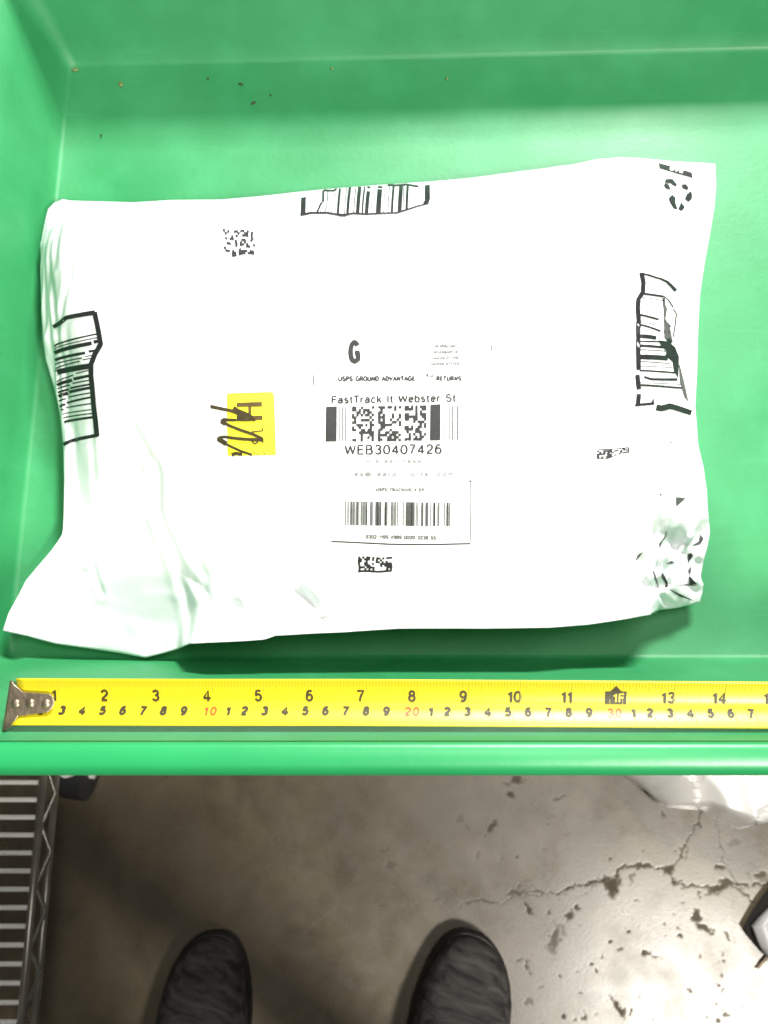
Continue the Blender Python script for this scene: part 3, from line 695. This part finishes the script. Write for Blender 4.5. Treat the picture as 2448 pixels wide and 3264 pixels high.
line_('WEB30407426', 'ink_g', f, 318, 1150, 1097, 1010, rot=-.5, wt=5.2, gap=.22)
for i, (txt, a_, b_) in enumerate([('NO POSTAGE', 1075, 1272), ('NECESSARY IF', 1062, 1290), ('MAILED IN THE', 1058, 1295), ('UNITED STATES', 1055, 1300)]):
    line_(txt, 'ink_l', f, a_, b_, 188+i*50, 160+i*50, rot=-1, wt=3.2)
line_('USPS TRACKING # EP', 'ink_l', g4, 582, 1000, 314, 282, rot=.5, wt=3.6, gap=.25)
line_('9302 1199 4989 0020 3238 55', 'ink_l', g4, 495, 1100, 721, 685, rot=1, wt=3.6)
line_('415 551 7865', 'ink_p', g4, 500, 975, 72, 46, wt=3, gap=.3)
line_('es@ earp   orts .com', 'ink_p', g4, 398, 1250, 184, 146, wt=3.6, gap=.3)
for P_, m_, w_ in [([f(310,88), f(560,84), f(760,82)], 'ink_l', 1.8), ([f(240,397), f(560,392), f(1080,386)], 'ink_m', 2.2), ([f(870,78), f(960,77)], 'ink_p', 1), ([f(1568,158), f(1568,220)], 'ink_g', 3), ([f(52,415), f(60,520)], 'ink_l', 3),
        ([g4(*q) for q in [(206,739),(300,742),(500,752),(700,762),(850,765),(1100,764),(1385,757)]], 'ink_g', 4.6), ([g4(*q) for q in [(1388,757),(1392,600),(1395,400),(1394,215)]], 'ink_m', 2.2), ([g4(1378,226), g4(1394,226)], 'ink_g', 5)]:  # includes long dark lines along the label's lower and right edges
    piece('label_line', m_, lambda q: q.ribbon(P_, w_, step=14))
BR = [Print(.0009), Print(.0009), Print(.0009)]
for (x0, w_, k) in [(328,8,3),(350,10,3),(376,14,2),(392,8,3),(402,8,2),(418,6,3),(432,16,2),(464,12,3),(482,14,3),(496,6,3),(508,10,1),(546,18,3),(560,4,3),(590,14,2),(602,10,1),(612,6,2),(626,14,2),
                    (668,14,1),(682,8,3),(722,14,3),(734,5,3),(750,14,3),(770,8,3),(820,8,3),(850,16,2),(866,12,2),(878,10,2),(890,12,1),(902,10,2),(912,8,2),(930,6,3),(944,8,3),(982,18,2),(1020,22,2),(1052,6,3),(1084,16,1),(1120,16,3),(1170,8,3),(1194,12,1),(1212,12,3)]:
    BR[k-1].ribbon([g4(x0, 397+(x0-320)*.012), g4(x0-2, 600+(x0-320)*.012)], w_/2.676, step=14)
for q, m_ in zip(BR, ('ink_g', 'ink_m', 'ink_l')): q.build('tracking_barcode', M[m_], lab)

# yellow sticker with printed letters, written over with a marker
f = zz(600, 1200, 4.1475); pr = Print(.0004)
c0 = [(515,240),(540,225),(1080,207),(1110,212),(1128,228),(1136,260),(1150,620),(1162,1040),(525,1052)]
c0 = c0+[(515,420)]
pr.poly([f(*q) for q in c0], 9); stk = pr.build('yellow_sticker', M['sticker'], parcel)
pr = Print(.0008)
pr.quad(f(645,352), f(978,340), f(980,402), f(645,408)); pr.quad(f(800,400), f(838,400), f(838,530), f(800,530)); pr.quad(f(800,528), f(985,522), f(985,580), f(800,585))
pr.ribbon([f(*q) for q in [(838,738),(990,722),(988,700),(975,680)]], 5, 4)
pr.ribbon([f(*q) for q in [(835,835),(860,875),(885,895),(915,880),(925,845)]], 5); pr.quad(f(960,812), f(1000,812), f(1002,885), f(975,870))
pr.ribbon([f(845,930), f(858,936)], 3); pr.ribbon([f(*q) for q in [(848,992),(890,1015),(940,1040)]], 2.5); pr.ribbon([f(*q) for q in [(1003,995),(1012,1038)]], 3)
pr.build('sticker_lettering', M['sticker_ink'], stk)
pr = Print(.0011)
pr.ribbon([f(*q) for q in [(305,405),(380,420),(470,440),(560,455),(650,490),(740,530),(830,570),(890,585)]], 11.7, 9.1)
pr.ribbon([f(*q) for q in [(300,398),(400,412),(500,440)]], 5.2); pr.ribbon([f(*q) for q in [(600,425),(650,460),(760,500),(860,550)]], 16.9, 10.4)
pr.poly([f(*q) for q in [(630,440),(750,480),(850,540),(900,590),(780,600),(640,595),(655,520)]])
pr.ribbon([f(*q) for q in [(640,582),(540,580),(480,572),(450,585),(470,615),(550,655),(700,715),(850,765),(970,820),(985,850)]], 9.1, 10.4)
pr.ribbon([f(*q) for q in [(445,590),(500,625)]], 16.9); pr.ribbon([f(*q) for q in [(985,845),(850,840),(650,825),(500,805),(430,808),(400,825),(440,865),(550,920),(700,990),(850,1040)]], 10.4, 7.8)
pr.ribbon([f(*q) for q in [(400,825),(510,895)]], 15.6); pr.ribbon([f(*q) for q in [(580,1040),(640,1022),(720,1035)]], 10.4)
pr.build('marker_scribble', M['marker'], parcel)

# ------------------------------------------------------------------ steel tape measure
TZ = H-.423
tm = empty('tape_measure', tuple(at(1224, 2240, TZ))); tag(tm, 'yellow steel tape measure pulled out along the near side of the green tote', 'tape measure')
SC = .001/6.44*1000/1000   # metres per photo pixel on the blade
def tc_(u, w):               # blade coordinates: u along in photo px, w across in mm (+ = far side)
    base = at(u, 2241+(0 if u < 1100 else (u-1100)*.0065)-max(0, (600-u))*.004, TZ)
    q = abs(w)/12.5
    z = TZ+.0064*q**1.6-.0012
    return Vector((base.x, base.y+w*.001, z))
vs, fs = [], []; us = list(range(55, 2760, 25)); ws = np.linspace(-10.9, 11.5, 21)
for u in us:
    for w_ in ws: vs.append(tc_(u, w_))
nw = len(ws)
for i in range(len(us)-1):
    for j in range(nw-1): fs.append((i*nw+j, (i+1)*nw+j, (i+1)*nw+j+1, i*nw+j+1))
bl = mesh('blade', vs, fs, M['tape'], tm)
sm = bl.modifiers.new('thickness', 'SOLIDIFY'); sm.thickness = .0002; sm.offset = -1
class TP:
    def __init__(s): s.b = MB()
    def q(s, u0, u1, w0, w1):
        n = max(1, int(abs(w1-w0)/1.0)); vs, fs = [], []
        for i in range(n+1):
            w_ = w0+(w1-w0)*i/n
            for u in (u0, u1): vs.append(tc_(u, w_)+Vector((0, 0, .00035)))
        fs = [(2*i, 2*i+1, 2*i+3, 2*i+2) for i in range(n)]
        s.b.add(vs, fs)
    def text(s, t_, u1, w0, w1, wt=.75, slant=0, off=.00035, gap=.2, kx=.95):
        """digits ending at u1 (photo px), between w0 and w1 mm"""
        st_, W_ = strokes(t_, gap); hgt = (w1-w0); k = hgt*6.4*kx
        for q in st_:
            P_ = [np.array((u1-(W_-x)*k+slant*y, (w0+wt/2+(hgt-wt)*y)*6.4)) for x, y in q]
            R = []
            for i, p_ in enumerate(P_):
                d = P_[min(i+1, len(P_)-1)]-P_[max(i-1, 0)]; d = d/(np.linalg.norm(d)+1e-9); nn = np.array((-d[1], d[0]))*wt*3.2
                if i == 0: p_ = p_-d*wt*2.4*(1 if len(P_) < 8 else 0)
                if i == len(P_)-1: p_ = p_+d*wt*2.4*(1 if len(P_) < 8 else 0)
                R.append((p_-nn, p_+nn))
            vs = [tc_(float(a[0]), float(a[1])/6.4)+Vector((0, 0, off)) for r_ in R for a in r_]
            s.b.add(vs, [(2*i, 2*i+1, 2*i+3, 2*i+2) for i in range(len(R)-1)])
Z0, PI_ = 22, 163.7; PC = PI_/2.54
thin, box_, wht = TP(), TP(), TP()
def number(txt, name, m_, *a, **k):
    q = TP(); q.text(txt, *a, **k); q.b.build(name, m_, bl, False)
for n in range(1, 17):
    x = Z0+n*PI_
    if n == 12: continue
    number(str(n), 'inch_number', M['tape_ink'], x-8 if n < 10 else x+2, .7, 6.4, wt=1.08)
x = Z0+12*PI_-22
box_.q(x-34, x+34, .4, 6.4)
box_.b.add([tc_(x-18, 6.4)+Vector((0,0,.00035)), tc_(x+18, 6.4)+Vector((0,0,.00035)), tc_(x, 9.0)+Vector((0,0,.00035))], [(0, 1, 2)])
wht.text('1F', x+24, 1.2, 5.6, wt=.85, off=.0006, gap=.25)
for n in range(1, 41):
    x = Z0+n*PC
    if n % 10 == 0: number(str(n), 'red_number', M['tape_red'], x+22, -6.0, -1.6, wt=.9, slant=3, gap=.35, kx=1.0)
    else: number(str(n % 10), 'centimetre_number', M['tape_ink'], x-8+(10 if n % 10 == 1 else 0), -6.0, -1.4, wt=1.25, slant=3)
    thin.q(x-.8, x+.8, -8.0, -.3)
for n in range(1, 16*16):
    x = Z0+n*PI_/16
    if x < 120: continue
    thin.q(x-.6, x+.6, 11.1, 8.0 if n % 2 else (7.2 if n % 4 else 6.2))
    if n % 16 == 0: thin.q(x-.8, x+.8, 11.1, .2)
    elif n % 4 == 0: thin.q(x-.7, x+.7, 2.6, .2)
for n in range(10, 410):
    x = Z0+n*PC/10; thin.q(x-.5, x+.5, -10.6, -9.0 if n % 5 else -8.2)
line = TP()
for u in range(185, 2700, 40): line.q(u, u+40, .12, -.12)
thin.b.build('tick_marks', M['tape_mid'], bl); line.b.build('centre_line', M['tape_mid'], bl); o = box_.b.build('foot_mark', M['tape_ink'], bl); wht.b.build('foot_lettering', M['tape'], bl)
# hook
hk = empty('hook', tuple(Vector(at(60, 2245, TZ))-tm.location), tm)
pts = [(48, 8.5), (62, 7.0), (76, 5.2), (84, 4.9), (160, 4.2), (172, 3.2), (179, .8), (179, -1.0), (172, -3.4), (160, -4.8), (70, -6.6), (48, -12.5), (30, -13.5), (38, 10.5)]
def prism(name, P_, z0, z1, m_, parent):
    n = len(P_); vs = [tc_(u, w_)*1.0 for u, w_ in P_]
    vs = [Vector((q.x, q.y, TZ+z1)) for q in vs]+[Vector((q.x, q.y, TZ+z0)) for q in vs]
    fs = [tuple(range(n))[::-1], tuple(n+i for i in range(n))]+[(i, (i+1) % n, n+(i+1) % n, n+i) for i in range(n)]
    o = mesh(name, vs, fs, m_, parent, False)
    bv = o.modifiers.new('edge', 'BEVEL'); bv.width = .0003; bv.segments = 2; bv.limit_method = 'ANGLE'
    return o
prism('tongue', pts, .0020, .0028, M['steel'], hk)
b = MB(); q0, q1 = tc_(30, 0), tc_(44, 0)
for w0, w1 in ((-13.5, 10.5),):
    a0, a1 = tc_(30, w0), tc_(38, w1)
    n = 8; vs = []
    prof = [(0, .0028), (-.0012, .0022), (-.0018, .0005), (-.0030, -.006), (-.0036, -.011), (-.0024, -.011), (-.0018, -.006), (-.0004, .0005), (.0008, .0018)]
    for (px_, pz_) in prof: vs += [Vector((a0.x+px_, a0.y, TZ+pz_)), Vector((a1.x+px_, a1.y, TZ+pz_))]
    m_ = len(prof); fs = [(2*i, 2*i+1, 2*((i+1) % m_)+1, 2*((i+1) % m_)) for i in range(m_)]
    fs += [tuple(2*i for i in range(m_))[::-1], tuple(2*i+1 for i in range(m_))]
    b.add(vs, fs)
b.build('hook_lip', M['steel'], hk, False)
for u, w_ in ((57, -.6), (104, -.4), (153, -.5)):
    c0_ = tc_(u, w_); bm = bmesh.new(); bmesh.ops.create_uvsphere(bm, u_segments=16, v_segments=8, radius=.0023)
    bmesh.ops.scale(bm, vec=(1, 1, .42), verts=bm.verts); bmesh.ops.translate(bm, vec=(c0_.x, c0_.y, TZ+.0028), verts=bm.verts)
    me = bpy.data.meshes.new('x'); bm.to_mesh(me); bm.free()
    mesh('rivet', [v.co for v in me.vertices], [tuple(p_.vertices) for p_ in me.polygons], M['steel'], hk)
# case (outside the picture, resting on the rim)
c0_ = tc_(2760, 0); b = MB()
P_ = [(0, -.004), (.070, -.004), (.074, 0), (.074, .045), (.062, .062), (.030, .066), (.006, .055), (0, .030)]
vs = [Vector((c0_.x-.004+x, c0_.y-.019, c0_.z+z+.004)) for x, z in P_]+[Vector((c0_.x-.004+x, c0_.y+.019, c0_.z+z+.004)) for x, z in P_]
n = len(P_); b.add(vs, [tuple(range(n)), tuple(n+i for i in range(n))[::-1]]+[(i, n+i, n+(i+1) % n, (i+1) % n) for i in range(n)])
o = b.build('case', M['dark'], tm, False); bv = o.modifiers.new('edge', 'BEVEL'); bv.width = .003; bv.segments = 3

# ------------------------------------------------------------------ wire rack
RZ = .135
f = zz(0, 2400, 2.56)
rack = empty('wire_shelf_rack', tuple(at(0, 2900, 0))); tag(rack, 'chrome wire shelving rack low on the floor left of the shoes', 'rack')
wy = [240,383,528,675,822,968,1115,1270,1420,1573,1725,1882,2038,2195]; wx = [345,330,320,305,295,282,268,258,243,232,218,210,195,180]
yw = [at(*f(x, y), RZ).y for x, y in zip(wx, wy)]; pitch = (yw[0]-yw[-1])/13
XR = at(*f(352, 240), RZ).x
XR2 = at(*f(192, 2195), RZ).x; XR = (XR+XR2)/2
NWIR = 24
for i in range(-2, NWIR):
    yy = yw[0]-pitch*i
    b = MB(); b.tube([(XR-.46, yy, RZ), (XR+.002, yy, RZ)], .0026, 8); o = b.build('shelf_wire', M['chrome'], rack)
ya, yb = yw[0]+pitch*2.6, yw[0]-pitch*(NWIR-.5)
for xx in (XR, XR-.46):
    b = MB(); b.tube([(xx, ya, RZ+.004), (xx, yb, RZ+.004)], .0042); b.build('rail', M['railm'], rack)
    b = MB(); b.tube([(xx, ya, RZ-.034), (xx, yb, RZ-.034)], .0042); b.build('rail', M['railm'], rack)
    P_ = []; k = 0; yy = ya; off = 0
    while yy > yb: P_.append((xx+.0015, yy, RZ+.002 if k % 2 else RZ-.032)); yy -= .031; k += 1
    b = MB(); b.tube(P_, .0024, 8); b.build('zigzag_wire', M['zig'], rack)
for (xx, yy) in ((XR, ya+.004), (XR-.46, ya+.004), (XR, yb), (XR-.46, yb)):
    b = MB(); b.tube([(xx, yy, .085), (xx, yy, .30)], .0125, 16); o = b.build('post', M['chrome'], rack); sharp(o)
    cs = empty('caster', tuple(Vector((xx+.004, yy-.006, 0))-rack.location), rack); yy -= .030; xx -= .016
    b = MB(); b.tube([(xx+.008, yy-.012, .036), (xx+.034, yy-.016, .036)], .036, 28); o = b.build('caster_wheel', M['rubber'], cs); sharp(o)
    b = MB(); b.tube([(xx+.005, yy-.012, .036), (xx+.0395, yy-.017, .036)], .009, 16); o = b.build('axle', M['chrome'], cs); b = MB(); b.tube([(xx+.021, yy-.012, .074), (xx+.021, yy-.012, .086)], .009, 18); o = b.build('caster_plate', M['chrome'], cs); sharp(o)

# ------------------------------------------------------------------ person standing at the tote (only the shoe toes reach the picture)
def shoe_mat():
    m = bpy.data.materials.new('black_knit'); m.use_nodes = True; N = m.node_tree.nodes; L = m.node_tree.links; p = N['Principled BSDF']
    tc = N.new('ShaderNodeTexCoord'); mp = N.new('ShaderNodeMapping'); mp.inputs['Rotation'].default_value = (0, 0, math.radians(20)); L.new(tc.outputs['Object'], mp.inputs[0])
    m2 = N.new('ShaderNodeMapping'); m2.inputs['Scale'].default_value = (.22, 1, 1); L.new(mp.outputs[0], m2.inputs[0])
    wv = N.new('ShaderNodeTexNoise'); wv.inputs['Scale'].default_value = 95; wv.inputs['Detail'].default_value = 3; wv.inputs['Distortion'].default_value = .6
    L.new(m2.outputs[0], wv.inputs['Vector'])
    w2 = N.new('ShaderNodeTexWave'); w2.bands_direction = 'X'; w2.inputs['Scale'].default_value = 160; w2.inputs['Distortion'].default_value = 1; L.new(mp.outputs[0], w2.inputs['Vector'])
    cr = N.new('ShaderNodeValToRGB'); cr.color_ramp.elements[0].position = .35; cr.color_ramp.elements[0].color = (.018, .017, .017, 1)
    cr.color_ramp.elements[1].position = .66; cr.color_ramp.elements[1].color = (.064, .060, .058, 1); L.new(wv.outputs['Fac'], cr.inputs[0]); L.new(cr.outputs[0], p.inputs['Base Color'])
    p.inputs['Roughness'].default_value = .85; p.inputs['Specular IOR Level'].default_value = .2
    ad = N.new('ShaderNodeMath'); ad.operation = 'MULTIPLY_ADD'; ad.inputs[1].default_value = .3; L.new(w2.outputs['Fac'], ad.inputs[0]); L.new(wv.outputs['Fac'], ad.inputs[2])
    b = N.new('ShaderNodeBump'); b.inputs['Strength'].default_value = .35; b.inputs['Distance'].default_value = .0010; L.new(ad.outputs[0], b.inputs['Height']); L.new(b.outputs[0], p.inputs['Normal'])
    return m
KN = shoe_mat()
M['sole'] = mat('black_sole', (.011, .010, .010), .6, var=.2, vscale=40)
M['toe_tab'] = mat('tan_tab', (.12, .095, .05), .6, var=.2, vscale=60)
Wt = [(0,0),(.002,.012),(.006,.021),(.014,.030),(.026,.038),(.045,.0455),(.07,.0515),(.10,.0545),(.13,.052),(.16,.046),(.19,.040),(.23,.038),(.26,.036),(.28,.029),(.29,.018),(.295,0)]
def width(y): return interp(Wt, y)
Ht = [(0,.028),(.01,.040),(.03,.048),(.07,.057),(.11,.075),(.15,.098),(.19,.11),(.26,.105),(.295,.10)]
def make_shoe(parent, x, y, rot, side, kw=1.0):
    sh = empty('shoe', tuple(Vector((x, y, 0))-parent.location), parent)
    R = Matrix.Rotation(math.radians(rot), 3, 'Z') @ Matrix.Diagonal((kw, 1, 1))
    def cshift(t_): return side*(-.010)*math.exp(-t_/.05)*1.0+side*.004
    ysamp = [.0015,.004,.008,.014,.022,.034,.05,.07,.09,.11,.13,.15,.17,.19,.21,.23,.25,.265,.278,.287,.2935]
    loops = []
    for t_ in ysamp:
        w_ = max(.004, width(max(0, t_))-.0004); h_ = interp(Ht, t_); L_ = []
        tt = .0015+t_*(.295-.003)/.295
        for k in range(24):
            a = 2*math.pi*k/24; cx_, sz = math.cos(a), math.sin(a)
            xx = w_*math.copysign(abs(cx_)**.8, cx_); z_ = .020+(h_-.020)*abs(sz)**.9 if sz > 0 else .018+.002*sz
            if t_ > .12 and sz > 0: xx *= 1-.35*min(1, (t_-.12)/.08)*sz
            L_.append(Vector((x, y, 0))+R@Vector((xx+cshift(t_), -tt, z_)))
        loops.append(L_)
    vs, fs = loft(loops, True, True); mesh('knit_upper', vs, [f_[::-1] for f_ in fs], KN, sh)
    prof = [.0, .0008, .002, .004, .007, .012, .02, .03, .045, .065, .09, .12, .15, .18, .21, .24, .26, .275, .285, .291, .2945, .295]
    out = [(width(t_)+.0012, t_) for t_ in prof]
    P2 = [(w_, t_) for w_, t_ in out if w_ > .0015]+[(-w_, t_) for w_, t_ in out[::-1] if w_ > .0015]
    lv = []
    for z_, o_ in ((0, .95), (.003, 1), (.014, 1.01), (.020, .985), (.024, .95), (.024, .8)):
        lv.append([Vector((x, y, 0))+R@Vector((w_*o_+cshift(t_), -((t_-.1475)*(.98+.02*o_)+.1475), z_*.85+.006*math.exp(-t_/.012)*(z_/.024))) for w_, t_ in P2])
    vs, fs = loft(lv, True, True); mesh('sole', vs, fs, M['sole'], sh)
    return sh
toeR = at(*z6(1360, 158), .02); toeL = at(*z6(335, 150), .02)
person = empty('person', ((toeR.x+toeL.x)/2, toeR.y-.22, 0)); tag(person, 'person standing at the tote, toes of black knit shoes on the concrete', 'person')
make_shoe(person, toeR.x+.008, toeR.y, -16, 1, 1.07); make_shoe(person, toeL.x, toeL.y, -1, -1)
# body: one continuous skinned figure, hands in the pockets
yb_ = toeR.y-.225
J = [((0,0,.96),.12,None),((-.10,0,.90),.095,0),((-.115,.02,.50),.062,1),((toeL.x-person.location.x+.004,0,.10),.043,2),
     ((.10,0,.90),.095,0),((.115,.02,.50),.062,4),((toeR.x-person.location.x-.03,0,.10),.043,5),
     ((0,-.01,1.15),.125,0),((0,-.02,1.36),.14,7),((0,-.01,1.50),.06,8),((0,.02,1.58),.065,9),((0,.03,1.68),.09,10),
     ((-.19,-.02,1.40),.06,8),((-.27,-.06,1.14),.046,12),((-.17,.08,1.02),.036,13),
     ((.19,-.02,1.40),.06,8),((.27,-.06,1.14),.046,15),((.17,.08,1.02),.036,16)]
me = bpy.data.meshes.new('body'); me.from_pydata([j[0] for j in J], [(j[2], i) for i, j in enumerate(J) if j[2] is not None], [])
body = bpy.data.objects.new('body', me); link(body, person); body.location = (0, yb_-person.location.y, 0)
sk = body.modifiers.new('skin', 'SKIN')
for i, j in enumerate(J): me.skin_vertices[0].data[i].radius = (j[1], j[1]*.85)
me.skin_vertices[0].data[0].use_root = True
body.modifiers.new('sub', 'SUBSURF').levels = 2; body.modifiers['sub'].render_levels = 2
me.materials.append(M['trouser'])

# ------------------------------------------------------------------ white plastic bags on the floor
def sheet(name, label, outline, hfun, m_, cat='bag'):
    """closed crumpled sheet inside a 4-sided outline (photo pixels at floor height)"""
    sides = [resample([at(u, v, .01) for u, v in q], 60) for q in outline]   # n, e, s, w
    n_, e_, s__, w__ = sides; t = np.linspace(0, 1, 60)[None, :, None]; s = np.linspace(0, 1, 60)[:, None, None]
    G = (1-s)*n_[None]+s*s__[None]+(1-t)*w__[:, None]+t*e_[:, None]-((1-s)*(1-t)*n_[0]+(1-s)*t*n_[-1]+s*(1-t)*s__[0]+s*t*s__[-1])
    G = G.copy(); tt, ss = np.meshgrid(np.linspace(0, 1, 60), np.linspace(0, 1, 60))
    G[..., 2] = hfun(G[..., 0], G[..., 1], tt, ss)
    lo = G.copy(); e0 = np.minimum(np.minimum(tt, 1-tt), np.minimum(ss, 1-ss)); lo[..., 2] = .002
    G[..., 2] = np.maximum(G[..., 2], .003); id_ = np.arange(3600).reshape(60, 60)
    V = G.reshape(-1, 3).tolist()+lo.reshape(-1, 3).tolist()
    F_ = np.stack([id_[:-1, :-1], id_[1:, :-1], id_[1:, 1:], id_[:-1, 1:]], -1).reshape(-1, 4).tolist()
    F2 = [[q+3600 for q in f_[::-1]] for f_ in F_]
    rg = [int(i) for i in list(id_[0, :])+list(id_[1:, -1])+list(id_[-1, ::-1][1:])+list(id_[::-1, 0][1:-1])]
    F3 = [[rg[i], rg[(i+1) % len(rg)], rg[(i+1) % len(rg)]+3600, rg[i]+3600] for i in range(len(rg))]
    o = mesh(name, V, F_+F2+F3, m_, None); tag(o, label, cat); return o
def hb(x, y, t, s):
    e = np.clip(np.minimum(np.minimum(t*3, (1-t)*3), np.minimum(s*3, (1-s)*5)), 0, 1)
    f1 = facets(x, y, 16, 9, (x.min(), x.max(), y.min(), y.max()))
    return .012+.045*np.sin(e*np.pi/2)+e*(f1*.35)+e*.012*(1-np.abs(2*vnoise(x, y, 18, 91)-1))
sheet('plastic_bag', 'crumpled glossy white plastic bag on the floor half under the tote', [
    [z7(960,-60), z7(1300,-80), z7(1800,-80)], [z7(1800,-80), z7(1830,100), z7(1800,290)],
    [z7(1150,165), z7(1185,210), z7(1225,230), z7(1300,238), z7(1385,242), z7(1440,275), z7(1530,322), z7(1600,300), z7(1660,292), z7(1800,290)],
    [z7(960,-60), z7(1000,60), z7(1060,105), z7(1150,165)]], hb, M['bag'])
def hb2(x, y, t, s):
    e = np.clip(np.minimum(np.minimum(t*5, (1-t)*3), np.minimum(s*6, (1-s)*5)), 0, 1)
    return .009+.006*np.sin(e*np.pi/2)+.005*vnoise(x, y, 24, 66)
o = sheet('plastic_bag', 'white plastic bag with a painted shadow strip round it at the right side of the floor', [
    [z7(1590,737), z7(1622,700), z7(1659,664), z7(1720,600), z7(1800,560)], [z7(1800,560), z7(1850,700), z7(1850,900)],
    [z7(1645,850), z7(1700,900), z7(1850,900)], [z7(1590,737), z7(1606,780), z7(1624,820), z7(1645,850)]], hb2, M['baggrey'])
def flat(name, P_, z0, z1, m_):
    vs = [at(u, v, z1) for u, v in P_]+[at(u, v, z0) for u, v in P_]; n = len(P_); b = MB()
    b.add(vs, [tuple(range(n))[::-1], tuple(n+i for i in range(n))]+[(i, (i+1) % n, n+(i+1) % n, n+i) for i in range(n)])
    return b.build(name, m_, o, False)
flat('painted_edge_shadow', [z7(1553,738), z7(1572,705), z7(1600,655), z7(1632,608), z7(1690,540), z7(1760,560), z7(1690,640), z7(1640,700), z7(1610,750), z7(1630,800), z7(1652,846), z7(1645,858), z7(1610,818), z7(1575,775)], .002, .007, M['matte'])  # flat black strip painted in as the shadow round the bag
flat('strap', [z7(1610,916), z7(1628,890), z7(1650,862), z7(1662,868), z7(1640,892), z7(1622,914)], .002, .004, M['scuff2'])
